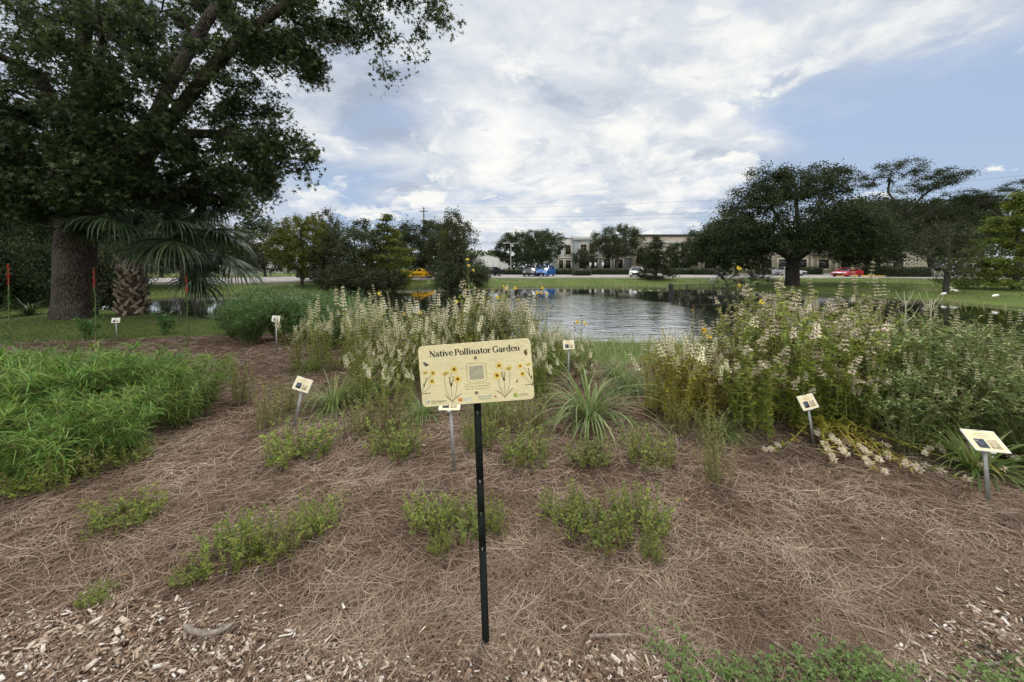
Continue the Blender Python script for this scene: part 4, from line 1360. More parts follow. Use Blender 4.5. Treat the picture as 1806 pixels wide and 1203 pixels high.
def car(shape, name, label, mat, loc, rz, convertible=False, cat='car'):
    S = SHAPES[shape]
    L, W = S['L'], S['W']
    root = thing(name, label, cat, loc, rz)
    top_ = S['body']
    xf, xr = L / 2 - 0.85, -L / 2 + 0.9
    low = [(L / 2 - 0.06, 0.24)]
    for xc in (xf, xr):
        for k in range(9):
            a = k * PI / 8
            low.append((xc + 0.37 * math.cos(a), 0.22 + 0.40 * math.sin(a)))
    low.append((-L / 2 + 0.05, 0.26))
    out = top_ + low
    n = len(out)
    O = np.array(out)
    cen = np.array([0, 0.6])
    mb = MB()
    lay = []
    for yy, ins in ((-W / 2, 0.93), (-W / 2 + 0.09, 0.99), (-W / 4, 1.0), (W / 4, 1.0), (W / 2 - 0.09, 0.99), (W / 2, 0.93)):
        q = cen + (O - cen) * np.array([0.985 if ins < 0.95 else 1.0, ins])
        q[:, 0] *= 1 - 0.035 * (abs(yy) / (W / 2)) ** 2
        lay.append(np.stack([q[:, 0], np.full(n, yy), q[:, 1]], -1))
    V = np.concatenate(lay)
    Fq = []
    for k in range(5):
        for i in range(n):
            j = (i + 1) % n
            Fq.append((k * n + i, k * n + j, (k + 1) * n + j, (k + 1) * n + i))
    mb.add(V, Fq)
    for k, flip in ((0, False), (5, True)):
        c = np.array([[0, lay[k][0, 1], 0.62]])
        mb.add(np.vstack([lay[k], c]), [((i + 1) % n, i, n) if flip else (i, (i + 1) % n, n) for i in range(n)])
    body = mb.obj('body', mat, root)
    x0, x1, x2, x3, zb, zt = S['glass']
    if convertible:
        x2, x3, zt = x1 - 0.75, x1 - 0.55, zt - 0.02
        x0 = x2 - 0.2
    wb, wt = W / 2 - 0.10, W / 2 - 0.30

    def quad(xa, xb, z, ww):
        return [(xb, -ww, z), (xb, ww, z), (xa, ww, z), (xa, -ww, z)]
    mb = MB()
    V = quad(x0, x1, zb - 0.06, wb) + quad(x2, x3, zt - 0.05, wt)
    mb.add(V, [(0, 1, 5, 4), (1, 2, 6, 5), (2, 3, 7, 6), (3, 0, 4, 7), (4, 5, 6, 7)])
    mb.obj('windows', glass, root)
    if not convertible:
        mb = MB()
        V = quad(x2 - 0.05, x3 + 0.04, zt - 0.045, wt + 0.03) + quad(x2 + 0.06, x3 - 0.12, zt + 0.005, wt - 0.10)
        mb.add(V, [(0, 1, 5, 4), (1, 2, 6, 5), (2, 3, 7, 6), (3, 0, 4, 7), (4, 5, 6, 7), (3, 2, 1, 0)])
        mb.obj('roof', mat, root)
    mb = MB()
    for s in (-1, 1):
        pil = [((x1, s * wb, zb), (x3, s * wt, zt - 0.04)), ((x0, s * wb, zb), (x2, s * wt, zt - 0.04))]
        if not convertible:
            xm = (x2 + x3) / 2 + 0.1
            pil.append(((xm - 0.03, s * (wb + 0.0), zb), (xm, s * wt, zt - 0.04)))
        for a, b in pil:
            tube(mb, [a, b], 0.045, 5)
    mb.obj('pillars', mat, root)
    for s in (-1, 1):
        mb = MB()
        box(mb, x1 - 0.35, x1 - 0.18, s * (W / 2 - 0.02) - 0.09, s * (W / 2 - 0.02) + 0.09 + 0.02 * s, zb + 0.0, zb + 0.14)
        mb.obj('wing_mirror', mat, root)
    hz = 0.68 if shape != 'coupe' else 0.60
    for s in (-1, 1):
        mb = MB()
        box(mb, L / 2 - 0.32, L / 2 - 0.03, s * (W / 2 - 0.36) - 0.22, s * (W / 2 - 0.36) + 0.22, hz - 0.07, hz + 0.07)
        mb.obj('headlight', lamp_m, root)
        mb = MB()
        box(mb, -L / 2 - 0.0, -L / 2 + 0.2, s * (W / 2 - 0.3) - 0.2, s * (W / 2 - 0.3) + 0.2, 0.78, 0.92)
        mb.obj('tail_light', tail_m, root)
    mb = MB()
    box(mb, L / 2 - 0.3, L / 2 + 0.012, -0.5, 0.5, 0.30, hz - 0.10)
    mb.obj('grille', plate_m, root)
    for xc in (xf, xr):
        for s in (-1, 1):
            mb = MB()
            c = np.array([(0.06, 0), (0.29, 0.0), (0.33, 0.03), (0.33, 0.17), (0.29, 0.20), (0.06, 0.20)])
            a = np.arange(18) * 2 * PI / 18
            V = np.stack([xc + c[:, None, 0] * np.cos(a), np.repeat(s * (W / 2 - 0.22) + (c[:, 1:2]) * s, 18, 1), 0.33 + c[:, None, 0] * np.sin(a)], -1)
            i = np.arange(5)[:, None] * 18
            j = np.arange(18)[None]
            mb.add(V.reshape(-1, 3), np.stack([i + j, i + (j + 1) % 18, i + 18 + (j + 1) % 18, i + 18 + j], -1).reshape(-1, 4))
            wl = mb.obj('wheel', tyre_m, root)
            mb = MB()
            yo = s * (W / 2 - 0.012)
            for k in range(5):
                b0 = k * 2 * PI / 5
                q = [(xc + r_ * math.cos(b0 + da), yo, 0.33 + r_ * math.sin(b0 + da)) for r_, da in ((0.05, -0.8), (0.22, -0.28), (0.22, 0.28), (0.05, 0.8))]
                mb.add(q, [(0, 1, 2, 3)])
            mb.obj('rim', rim_m, wl)
    if convertible:
        mb = MB()
        for s in (-1, 1):
            box(mb, -0.3, -0.12, s * 0.38 - 0.22, s * 0.38 + 0.22, 0.7, 1.16)
        mb.obj('seats', plate_m, root)
    return root


def carpos(px, py):
    p = G(px, py, 0.1)
    return (p[0], p[1], 0.1)


P_black = paint('black car paint', (0.015, 0.015, 0.018))
P_blue = paint('blue car paint', (0.02, 0.13, 0.42))
P_white = paint('white car paint', (0.72, 0.72, 0.70))
P_silver = paint('silver car paint', (0.42, 0.43, 0.44))
P_red = paint('red car paint', (0.42, 0.012, 0.02))
P_yellow = paint('yellow car paint', (0.75, 0.40, 0.01))
P_grey = paint('grey car paint', (0.12, 0.13, 0.14))
car('coupe', 'convertible', 'open topped yellow sports car under the far bank trees', P_yellow, carpos(737, 490.5), 0.05, True)
car('sedan', 'parked_car', 'black sedan parked at the left end of the open lawn', P_black, carpos(863, 486.6), PI + 0.5)
car('suv', 'parked_car', 'black car parked beside the blue car before the hedge', P_black, carpos(938, 487.4), -PI / 2 - 0.3)
car('suv', 'parked_car', 'bright blue car parked before the hedge', P_blue, carpos(962, 487.4), -PI / 2 - 0.42)
car('sedan', 'parked_car', 'white sedan parked nose to the pond left of the young conical tree', P_white, carpos(1123, 488), -PI / 2 - 0.38)
car('sedan', 'parked_car', 'silver sedan half hidden behind the great oak trunk', P_silver, carpos(1391, 486.0), -PI / 2 + 0.45)
car('coupe', 'sports_car', 'low red sports car parked right of the great oak trunk', P_red, carpos(1494, 488.4), PI + 0.42)
car('suv', 'parked_car', 'grey car parked behind the red sports car', P_grey, carpos(1548, 485.0), PI + 0.3)
car('sedan', 'parked_car', 'white car behind the dark forward hedge near the bare tree', P_white, carpos(1622, 485.2), PI + 0.2)
car('van', 'parked_van', 'white van parked behind the bare twiggy tree', P_white, carpos(1706, 487.6), PI / 2 + 0.5, cat='van')
car('sedan', 'parked_car', 'dark grey car parked at the right edge by the yellow kerb', P_grey, carpos(1790, 489.2), PI + 0.1)
car('sedan', 'parked_car', 'dark car on the road behind the first yellow-green bank tree', P_black, carpos(563, 493.5), PI - 0.1)
car('sedan', 'parked_car', 'white car behind the hedge by the street light', P_white, carpos(917, 482.9), -PI / 2)

# ------------------------------------------------------------------ railing at the culvert, water lilies, birds
ra = np.array([*G(1187, 521, WATER)[:2], WATER])
rb = np.array([*G(1281, 519, WATER)[:2], WATER])
rail = thing('railing', 'low black metal railing standing in the pond by the palmetto', 'railing', ra)
d = rb - ra
hR = 0.78
rc_ = np.array([0.6, 2.2, 0.0])
for a, b in (((0, 0, 0), d), ((0, 0, 0), rc_)):
    a, b = np.array(a, float), np.array(b, float)
    mb = MB()
    tube(mb, [a + (0, 0, hR), b + (0, 0, hR)], 0.03, 6)
    tube(mb, [a + (0, 0, 0.14), b + (0, 0, 0.14)], 0.022, 6)
    mb.obj('rail', blackm, rail)
    mb = MB()
    nb = int(np.linalg.norm(b - a) / 0.16)
    for k in range(1, nb):
        q = a + (b - a) * k / nb
        tube(mb, [q + (0, 0, 0.14), q + (0, 0, hR)], 0.009, 4, cap=False)
    mb.obj('balusters', blackm, rail)
    for k in range(5):
        q = a + (b - a) * k / 4
        if k or b[1] == d[1]:
            mb = MB()
            tube(mb, [q + (0, 0, -0.4), q + (0, 0, hR + 0.06)], 0.035, 6)
            mb.obj('post', blackm, rail)
mb = MB()
padm = island_mat('lily pad', [(0, (0.10, 0.15, 0.05)), (0.6, (0.22, 0.26, 0.12)), (1, (0.45, 0.46, 0.34))])
c = G(1150, 513, WATER)
for i in range(60):
    x, y = c[0] + rng.normal(0, 1.2), c[1] + rng.normal(0, 0.9)
    r = rng.uniform(0.10, 0.2)
    a = np.linspace(0.25, 2 * PI - 0.25, 10) + rng.uniform(0, 6)
    V = np.vstack([[(x, y, WATER + 0.03)], np.stack([x + r * np.cos(a), y + r * np.sin(a), np.full(10, WATER + rng.uniform(0.025, 0.07))], -1)])
    mb.add(V, [(0, k, k + 1) for k in range(1, 10)])
kind(mb.obj('water_lilies', padm), 'stuff')

birdw = solid('white plumage', (0.82, 0.81, 0.78), 0.9)
beak_m = solid('reddish bill and legs', (0.45, 0.16, 0.10), 0.6)


def ibis():
    r = thing('ibis', 'white wading bird feeding on the right bank', 'bird', (0, 0, 0))
    me = bpy.data.meshes.new('body')
    P = [(0, 0, 0.26), (0.10, 0, 0.29), (0.17, 0, 0.33), (0.23, 0, 0.34), (0.29, 0, 0.27), (0.32, 0, 0.23), (-0.10, 0, 0.25), (-0.20, 0, 0.22), (-0.27, 0, 0.20)]
    me.from_pydata(P, [(0, 1), (1, 2), (2, 3), (3, 4), (4, 5), (0, 6), (6, 7), (7, 8)], [])
    me.materials.append(birdw)
    b = link('body', me, r)
    b.modifiers.new('skin', 'SKIN')
    for v, rad in zip(me.skin_vertices[0].data, (0.095, 0.08, 0.045, 0.03, 0.03, 0.036, 0.085, 0.05, 0.018)):
        v.radius = (rad, rad)
    me.skin_vertices[0].data[0].use_root = True
    b.modifiers.new('sub', 'SUBSURF').levels = 1
    mb = MB()
    tube(mb, [(0.34, 0, 0.22), (0.40, 0, 0.17), (0.42, 0, 0.09)], [0.014, 0.009, 0.004], 5)
    mb.obj('bill', beak_m, r)
    for s in (-1, 1):
        mb = MB()
        tube(mb, [(-0.01, s * 0.04, 0.2), (-0.03, s * 0.045, 0.1), (0.0, s * 0.045, 0.0), (0.06, s * 0.05, 0.0)], [0.012, 0.008, 0.007, 0.005], 5)
        mb.obj('leg', beak_m, r)
    return r


ib = ibis()
for px, py, rz, lab in ((1664, 524, 0.2, 'white wading bird under the bare twiggy tree nearest the water'), (1684, 518, 3.0, 'white wading bird just right of and behind the one nearest the water'),
                        (1674, 513, 2.7, 'white wading bird beside the foot of the bare twiggy tree'), (1697, 507, 0.4, 'white wading bird highest on the bank right of the bare tree'), (1755, 528, 0.1, 'lone white wading bird on the bank far right of the bare tree')):
    place(ib, loc_on(px, py), rz, 0.85, lab, 'white wading birds feeding on the right bank')


# ------------------------------------------------------------------ garden plants
def stems(mb, n, h, spread, lean, mi=1, r=0.004, wob=0.02, hv=0.2, base_r=0.05):
    """Bundle of wobbly stems from one foot. Returns their polylines."""
    out = []
    for i in range(n):
        a = rng.uniform(0, 2 * PI)
        hh = h * rng.uniform(1 - hv, 1 + hv * 0.6)
        rr = spread * math.sqrt(rng.uniform(0, 1))
        b = np.array([math.cos(a), math.sin(a), 0]) * base_r * rng.uniform(0, 1)
        tip = np.array([math.cos(a) * rr, math.sin(a) * rr, hh])
        s = np.linspace(0, 1, 7)[:, None]
        P = b + (tip - b) * np.concatenate([s ** (1 + lean), s ** (1 + lean), s], 1)
        P[1:, :2] += np.cumsum(rng.normal(0, wob * 0.5, (6, 2)), 0)
        tube(mb, P, np.linspace(r, r * 0.5, 7), 4, mi, cap=False)
        out.append(P)
    return out


def along(P, s):
    s = np.asarray(s) * (len(P) - 1)
    i = np.minimum(s.astype(int), len(P) - 2)
    f = (s - i)[:, None]
    return P[i] * (1 - f) + P[i + 1] * f


def stem_leaves(mb, lines, per, L, W, s0=0.1, s1=0.98, el=(0.2, 0.8), droop=(0.4, 1.2), nseg=3, mi=0, grow=0.0):
    B, S = [], []
    for P in lines:
        s = rng.uniform(s0, s1, per)
        B.append(along(P, s))
        S.append(s)
    B, S = np.concatenate(B), np.concatenate(S)
    m = len(B)
    k = rng.uniform(0.6, 1.15, m) * (1 - grow * S)
    ribbons(mb, B, rng.uniform(0, 2 * PI, m), rng.uniform(*el, m), L * k, W * k, rng.uniform(*droop, m), nseg, rng.normal(0, 0.3, m), mi, twist=rng.uniform(-0.5, 0.5, m))


# --- the fine leaved green mass at the left
def willow_plant():
    r = thing('willow_leaved_plant', 'bright green narrow leaved plant in the big mound at the left of the bed', 'plant', (0, 0, 0))
    mb = MB()
    ln = stems(mb, 24, 0.62, 0.46, 0.35, 1, 0.0045, 0.02, 0.22, 0.12)
    stem_leaves(mb, ln, 44, 0.20, 0.0078, 0.18, 1.0, (0.0, 1.0), (0.9, 2.1), 5)
    for P in ln:       # the tufted tips
        m = 12
        ribbons(mb, np.repeat(P[-1:], m, 0), rng.uniform(0, 2 * PI, m), rng.uniform(0.2, 1.3, m), rng.uniform(0.09, 0.17, m), 0.0075, rng.uniform(0.5, 1.4, m), 4, rng.normal(0, 0.3, m), 0, twist=rng.uniform(-0.5, 0.5, m))
    mb.obj('foliage', [M['mound'], M['mintstem']], r)
    return r


WIL = [willow_plant() for _ in range(3)]
poly = [tuple(G(px, py)[:2]) for px, py in [(-330, 850), (-60, 868), (105, 860), (205, 815), (300, 772), (352, 732), (380, 712), (362, 702), (300, 703), (150, 703), (0, 703), (-250, 712)]]
pts = []
tries = 0
pa = np.array(poly)
while len(pts) < 66 and tries < 9000:
    tries += 1
    q = rng.uniform(pa.min(0), pa.max(0))
    if inside(poly, q[:1], q[1:])[0] and all(np.hypot(*(q - p)) > 0.29 for p in pts):
        pts.append(q)
for i, q in enumerate(pts):
    edge = sstep(float(seg_dist(poly, q[:1], q[1:])[0]) / 0.8)
    k_ = (0.70 + 0.36 * edge) * rng.uniform(0.88, 1.12)
    place(WIL[i % 3], (q[0], q[1], float(H(*q)) - 0.01), rng.uniform(0, 6), (k_ * 1.05, k_ * 1.05, k_), None, 'narrow leaved green plants of the mound at the left')
WG = 'short narrow leaved plants at the foot of the left mound'


# --- whorled horsemint
def whorl_spike(nw, mat_bract, k=1.0):
    mb = MB()
    Ls = nw * 0.041
    tube(mb, [(0, 0, -0.03), (0, 0, Ls + 0.01)], [0.004, 0.002], 4, 1, cap=False)
    for i in range(nw):
        z = i * 0.041
        f = 1 - 0.45 * i / max(nw - 1, 1)
        m = 11
        a = np.arange(m) * 2 * PI / m + rng.uniform(0, 1, m)
        B = np.stack([0.007 * np.cos(a), 0.007 * np.sin(a), np.full(m, z) + rng.normal(0, 0.002, m)], -1)
        ribbons(mb, B, a, rng.uniform(0.05, 0.5, m), rng.uniform(0.028, 0.042, m) * f * k, 0.0155 * f * k, rng.uniform(0.5, 1.2, m), 2, 0, 0, np.array([0.5, 1.0, 0.08]))
        mm = 8
        a = rng.uniform(0, 2 * PI, mm)
        B = np.stack([0.006 * np.cos(a), 0.006 * np.sin(a), np.full(mm, z + 0.006)], -1)
        ribbons(mb, B, a, rng.uniform(0.5, 1.2, mm), 0.017 * f, 0.006, rng.uniform(0.3, 1.0, mm), 2, 0, 2 if i < nw - 1 else 0, np.array([0.6, 1.0, 0.3]))
    return mb.mesh('flower_spike', [mat_bract, M['mintstem'], M['whorl']])


SPK = {'cream': [whorl_spike(n, M['cream']) for n in (4, 5, 6, 7)], 'pink': [whorl_spike(n, M['pink'], 1.15) for n in (2, 3, 3, 4)]}


def horsemint(kind_, h, ns, spread, leafm, label, per=18, L=0.07, W=0.014, nspk=None, lean=0.3, name='horsemint', hv=0.32, keep=0.56, br=0.18):
    r = thing(name, label, 'wildflower', (0, 0, 0))
    mb = MB()
    ln = stems(mb, ns, h, spread, lean, 1, 0.0045, 0.03, hv, br)
    stem_leaves(mb, ln, per, L, W, 0.08, 0.95, (0.1, 0.9), (0.3, 1.3), 3, 0, 0.35)
    side = []
    for P in ln:
        for q in range(2):
            s = rng.uniform(0.62, 0.92)
            b = along(P, [s])[0]
            a = rng.uniform(0, 2 * PI)
            e = b + np.array([math.cos(a) * 0.10, math.sin(a) * 0.10, rng.uniform(0.08, 0.2)])
            Q = np.array([b, b * 0.5 + e * 0.5 + (math.cos(a) * 0.02, math.sin(a) * 0.02, -0.015), e])
            tube(mb, Q, [0.003, 0.0025, 0.002], 4, 1, cap=False)
            side.append(Q)
    stem_leaves(mb, side, 9, L * 0.75, W * 0.85, 0.05, 1.0, (0.1, 0.9), (0.3, 1.3), 3, 0)
    mb.obj('foliage', [M[leafm], M['mintstem']], r)
    tips = ln + side
    if nspk is not None:
        tips = tips[:nspk]
    for P in tips:
        if rng.uniform() > keep:
            continue
        d = Vector(P[-1] - P[-2]).normalized()
        d = (d + Vector((rng.normal(0, 0.28), rng.normal(0, 0.28), 0.5))).normalized()
        o = link('flower_spike', SPK[kind_][rng.integers(0, 4)], r, P[-1])
        o.rotation_euler = d.to_track_quat('Z', 'Y').to_euler()
        s = rng.uniform(0.6, 1.1)
        o.scale = (s, s, s)
    return r


HC = [horsemint('cream', 0.85, 10, 0.32, 'mintleaf', '', 66, 0.062, 0.018) for _ in range(3)]
HP = [horsemint('pink', 0.95, 10, 0.32, 'mintleaf', '', 76, 0.08, 0.024, hv=0.24, keep=0.48, br=0.24) for _ in range(3)]
HG = [horsemint('cream', 0.80, 12, 0.28, 'mintgold', '', 84, 0.075, 0.023, hv=0.2, keep=0.5, br=0.2) for _ in range(2)]
for p in HC + HP + HG:
    p['label'] = 'horsemint'


def drift(protos, items, label, group, hgt, smin=0.9, smax=1.1):
    """items: (px, base py, top py)"""
    for i, (px, py, pt) in enumerate(items):
        q = loc_on(px, py)
        s = (at(px, pt, q[1])[2] - q[2]) / hgt * rng.uniform(0.80, 1.08)
        place(protos[i % len(protos)], q, rng.uniform(0, 6), (rng.uniform(smin, smax) * s ** 0.5, rng.uniform(smin, smax) * s ** 0.5, s), label, group, 'wildflower')


TOPH = 1.08
g = 'cream horsemint plants leaning at the left end of the flower drift'
drift(HC, [(528, 650, 560), (560, 655, 545), (595, 652, 540), (560, 645, 560), (610, 640, 535), (575, 632, 550)], 'cream spiked horsemint in the leaning clump at the left end of the drift', g, TOPH)
g = 'cream horsemint plants of the dense drift behind the main sign'
L1 = [(640, 672, 525), (672, 660, 522), (700, 668, 528), (735, 660, 522), (765, 668, 530), (660, 690, 570), (700, 700, 590), (745, 690, 560), (790, 660, 520), (815, 668, 520), (850, 660, 512), (885, 660, 515), (640, 650, 530), (690, 645, 515), (740, 645, 520),
      (790, 645, 518), (840, 645, 512), (890, 645, 520), (920, 668, 535), (950, 672, 560), (980, 665, 565), (945, 690, 600), (965, 695, 610), (1020, 662, 590), (680, 715, 640), (720, 722, 655), (780, 690, 600), (900, 690, 600), (860, 690, 590), (965, 655, 560), (820, 700, 620),
      (655, 660, 545), (680, 680, 555), (715, 675, 550), (725, 655, 535), (760, 690, 570), (770, 650, 530), (805, 655, 540), (835, 660, 530), (870, 655, 530), (905, 652, 530), (935, 655, 550), (920, 690, 590), (955, 702, 625), (1035, 680, 625), (650, 705, 620), (635, 660, 550), (985, 652, 575), (1008, 648, 580), (1030, 652, 595), (970, 645, 560)]
drift(HC, L1, 'cream spiked horsemint in the dense drift standing behind the main sign', g, TOPH)
g = 'pinkish horsemint plants at the back of the drift behind the main sign'
drift(HP, [(850, 640, 505), (880, 638, 500), (905, 642, 525), (930, 640, 545), (865, 650, 520), (835, 632, 515)], 'tall pinkish horsemint at the back of the drift above the main sign', g, TOPH)
g = 'yellowing horsemint plants at the left end of the right hand drift'
drift(HG, [(1160, 730, 585), (1195, 745, 580), (1230, 742, 585), (1265, 735, 585), (1180, 715, 575), (1215, 712, 570), (1250, 705, 565), (1285, 720, 580)], 'yellow leaved horsemint with cream spikes at the left end of the right hand drift', g, TOPH)
g = 'pinkish horsemint plants of the right hand drift'
L2 = [(1300, 735, 545), (1335, 742, 540), (1370, 750, 545), (1410, 755, 560), (1450, 760, 560), (1490, 755, 550), (1530, 750, 560), (1290, 715, 530), (1330, 712, 520), (1370, 715, 515), (1410, 720, 522), (1450, 722, 520), (1490, 722, 525), (1530, 720, 530), (1300, 690, 520),
      (1350, 690, 512), (1400, 692, 508), (1440, 690, 512), (1480, 692, 512), (1520, 692, 520), (1560, 705, 545), (1340, 765, 620), (1395, 755, 620), (1470, 762, 640), (1510, 775, 640), (1590, 720, 555), (1310, 755, 610)]
drift(HP, L2, 'pinkish cream horsemint in the dense right hand drift behind the small plaque', g, TOPH)
HW = [horsemint('cream', 1.05, 5, 0.16, 'mintleaf', '', 22, 0.07, 0.014, None, 0.2)]
drift(HW, [(1390, 690, 500), (1405, 700, 497), (1480, 695, 495), (1500, 692, 500), (1525, 700, 505), (1550, 700, 498)], 'tallest pale tipped horsemint rising above the right hand drift', 'tall pale horsemint stems above the right hand drift', 1.25)

def flower_ball():
    mb = MB()
    m = 46
    d = rand_dirs(m, -0.5, 1.0)
    ribbons(mb, d * 0.006, np.arctan2(d[:, 1], d[:, 0]), np.arcsin(d[:, 2]), rng.uniform(0.018, 0.036, m), rng.uniform(0.006, 0.012, m), rng.uniform(0.2, 1.2, m), 2, 0, 0, np.array([0.5, 1.0, 0.15]))
    return mb.mesh('flower_head', M['pink'])


BALL = [flower_ball() for _ in range(3)]
# fallen horsemint in front of the right hand drift
def fallen(label, n, L, ang):
    r = thing('fallen_horsemint', label, 'wildflower', (0, 0, 0))
    mb = MB()
    ln = []
    for i in range(n):
        a = rng.uniform(*ang)
        LL = L * rng.uniform(0.35, 1.2)
        s = np.linspace(0, 1, 9)
        aa = a + rng.normal(0, 0.25) * s
        P = np.stack([np.cumsum(np.cos(aa)) * LL / 9, np.cumsum(np.sin(aa)) * LL / 9, 0.02 + 0.28 * np.exp(-s * 2.2) * (1 - np.exp(-s * 9)) + 0.05 * s ** 3], -1)
        P[:, 2] += rng.uniform(0, 0.04)
        tube(mb, P, np.linspace(0.006, 0.003, 9), 4, 1, cap=False)
        ln.append(P)
    stem_leaves(mb, ln, 34, 0.075, 0.015, 0.1, 0.98, (0.0, 0.9), (0.3, 1.2), 3, 0)
    mb.obj('foliage', [M['mintgold'], M['mintgold']], r)
    for P in ln:
        for q in range(3):
            d = Vector(P[-1] - P[-2]).normalized()
            d = (d + Vector((rng.normal(0, 0.5), rng.normal(0, 0.5), rng.uniform(0.2, 0.9)))).normalized()
            o = link('flower_head', BALL[rng.integers(0, 3)], r, P[-1 - q] + np.array([rng.normal(0, 0.012), rng.normal(0, 0.012), 0.01]))
            o.rotation_euler = d.to_track_quat('Z', 'Y').to_euler()
            o.scale = (rng.uniform(0.7, 1.0),) * 3
    return r


place(fallen('fallen yellow stemmed horsemint sprawling over the straw before the small plaque', 15, 0.95, (3.5, 5.2)), loc_on(1440, 765))
place(fallen('fallen green stemmed horsemint sprawling left of the small far right plaque', 9, 0.8, (3.3, 5.0)), loc_on(1620, 770))

# --- leafy pale tipped shrubs at the right end
def leafy_shrub(h, spread, leafm, label, ns=22, per=34, L=0.055, W=0.02, name='leafy_shrub', cream=0, side=3):
    r = thing(name, label, 'shrub', (0, 0, 0))
    mb = MB()
    ln = stems(mb, ns, h, spread, 0.45, 1, 0.005, 0.03, 0.3, 0.10)
    sd = []
    for P in ln:
        for q in range(side):
            b = along(P, [rng.uniform(0.35, 0.9)])[0]
            a = rng.uniform(0, 2 * PI)
            e = b + np.array([math.cos(a) * 0.13, math.sin(a) * 0.13, rng.uniform(0.03, 0.16)])
            sd.append(np.array([b, (b + e) / 2 + (0, 0, -0.01), e]))
            tube(mb, sd[-1], [0.003, 0.0025, 0.002], 3, 1, cap=False)
    stem_leaves(mb, ln, per, L, W, 0.12, 1.0, (-0.1, 0.8), (0.2, 1.0), 2)
    stem_leaves(mb, sd, max(6, per // 3), L * 0.9, W, 0.1, 1.0, (-0.1, 0.9), (0.2, 1.0), 2)
    mb.obj('foliage', [M[leafm], M['mintstem']], r)
    if cream:
        for P in (ln + sd)[:cream]:
            o = link('flower_spike', SPK['cream'][rng.integers(0, 2)], r, P[-1])
            o.scale = (0.6,) * 3
    return r


LS = [leafy_shrub(0.95, 0.42, 'shrubleaf', '', 26, 44, cream=7) for _ in range(2)]
for i, (px, py, pt) in enumerate([(1600, 770, 590), (1650, 770, 575), (1700, 770, 580), (1760, 775, 600), (1620, 740, 565), (1680, 740, 560), (1740, 745, 575), (1800, 750, 590), (1590, 800, 660), (1850, 770, 600), (1570, 745, 600), (1660, 800, 650), (1780, 810, 660), (1835, 830, 660)]):
    q = loc_on(px, py)
    s = (at(px, pt, q[1])[2] - q[2]) / 1.02
    place(LS[i % 2], q, rng.uniform(0, 6), (s ** 0.6, s ** 0.6, s), 'pale tipped leafy shrub in the thicket at the right edge of the bed', 'pale tipped shrubs of the thicket at the right edge', 'shrub')

# --- blue-green bushes at the back left
BB = [leafy_shrub(0.8, 0.6, 'bushleaf', '', 34, 56, 0.075, 0.018, 'green_bush') for _ in range(2)]
for i, (px, py, pt) in enumerate([(415, 600, 535), (450, 604, 520), (490, 600, 520), (530, 596, 518), (570, 598, 520), (610, 600, 525), (640, 596, 530), (430, 585, 525), (470, 582, 508), (520, 580, 512), (560, 580, 512), (600, 582, 515), (445, 570, 505), (420, 575, 530), (650, 610, 545), (440, 608, 545), (525, 606, 548), (585, 615, 550)]):
    q = loc_on(px, py)
    s = max(0.5, (at(px, pt, q[1])[2] - q[2]) / 0.86)
    place(BB[i % 2], q, rng.uniform(0, 6), (s ** 0.4 * 1.05, s ** 0.4 * 1.05, s), 'blue-green leafy bush in the tall bank of bushes at the water edge', 'blue-green bushes between the palm and the flower drift', 'shrub')

# --- strap leaved grasses
def strap_clump(n, L, W, label, mat='strap', el=(0.5, 1.45), droop=(0.6, 2.0), name='strap_grass'):
    r = thing(name, label, 'ornamental grass', (0, 0, 0))
    mb = MB()
    a = rng.uniform(0, 2 * PI, n)
    B = np.stack([np.cos(a) * rng.uniform(0, 0.06, n), np.sin(a) * rng.uniform(0, 0.06, n), np.full(n, -0.01)], -1)
    ribbons(mb, B, a + rng.normal(0, 0.3, n), rng.uniform(*el, n), L * rng.uniform(0.5, 1.15, n), W * rng.uniform(0.7, 1.2, n), rng.uniform(*droop, n), 8, rng.normal(0, 0.25, n), 0, None, 1.3)
    mb.obj('blades', M[mat], r)
    return r


SG = strap_clump(190, 0.66, 0.0085, 'arching strap leaved grass clump in the straw right of the main sign', 'strap', (0.45, 1.45), (1.3, 3.0))
place(SG, loc_on(1040, 738), 0.4, 1.5)
for px, py, sc, lab in ((1085, 665, 0.7, 'soft grass clump in the gap before the open water'), (588, 722, 0.85, 'arching grass clump right of the left tilted plaque'), (745, 735, 0.5, 'small grass clump under the left corner of the main sign'), (870, 728, 0.6, 'grass clump behind the black sign post'), (640, 700, 0.7, 'grass clump at the front of the cream flowers left of the main sign'),
                        (1110, 690, 0.75, 'loose grass clump beside the open gap to the water'), (545, 655, 0.55, 'low grass tuft under the left end of the cream flowers'), (1165, 700, 0.5, 'grass tuft under the left end of the right hand drift'), (1270, 765, 0.5, 'dark grass tuft under the yellowing horsemint'),
                        (960, 655, 0.8, 'grass clump hidden among the cream flowers right of the main sign')):
    place(SG, loc_on(px, py), rng.uniform(0, 6), sc * 1.3, lab)
TG = strap_clump(80, 0.95, 0.013, 'tall upright rush rising above the flowers right of the main sign', el=(0.9, 1.5), droop=(0.2, 1.0))
place(TG, loc_on(970, 640), 0, 0.95)
RG = strap_clump(150, 0.8, 0.02, 'large broad bladed grass clump behind the far right plaque', el=(0.35, 1.4), droop=(0.7, 1.9))
place(RG, loc_on(1722, 835), 0, 0.72)
place(RG, loc_on(1800, 815), 2.0, 0.7, 'broad bladed grass clump at the right edge of the picture')
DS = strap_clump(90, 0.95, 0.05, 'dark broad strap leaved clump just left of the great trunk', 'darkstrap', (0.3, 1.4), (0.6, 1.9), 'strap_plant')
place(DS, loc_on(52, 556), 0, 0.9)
place(DS, loc_on(-15, 562), 2, 0.8, 'dark strap leaved clump at the left edge by the lawn')

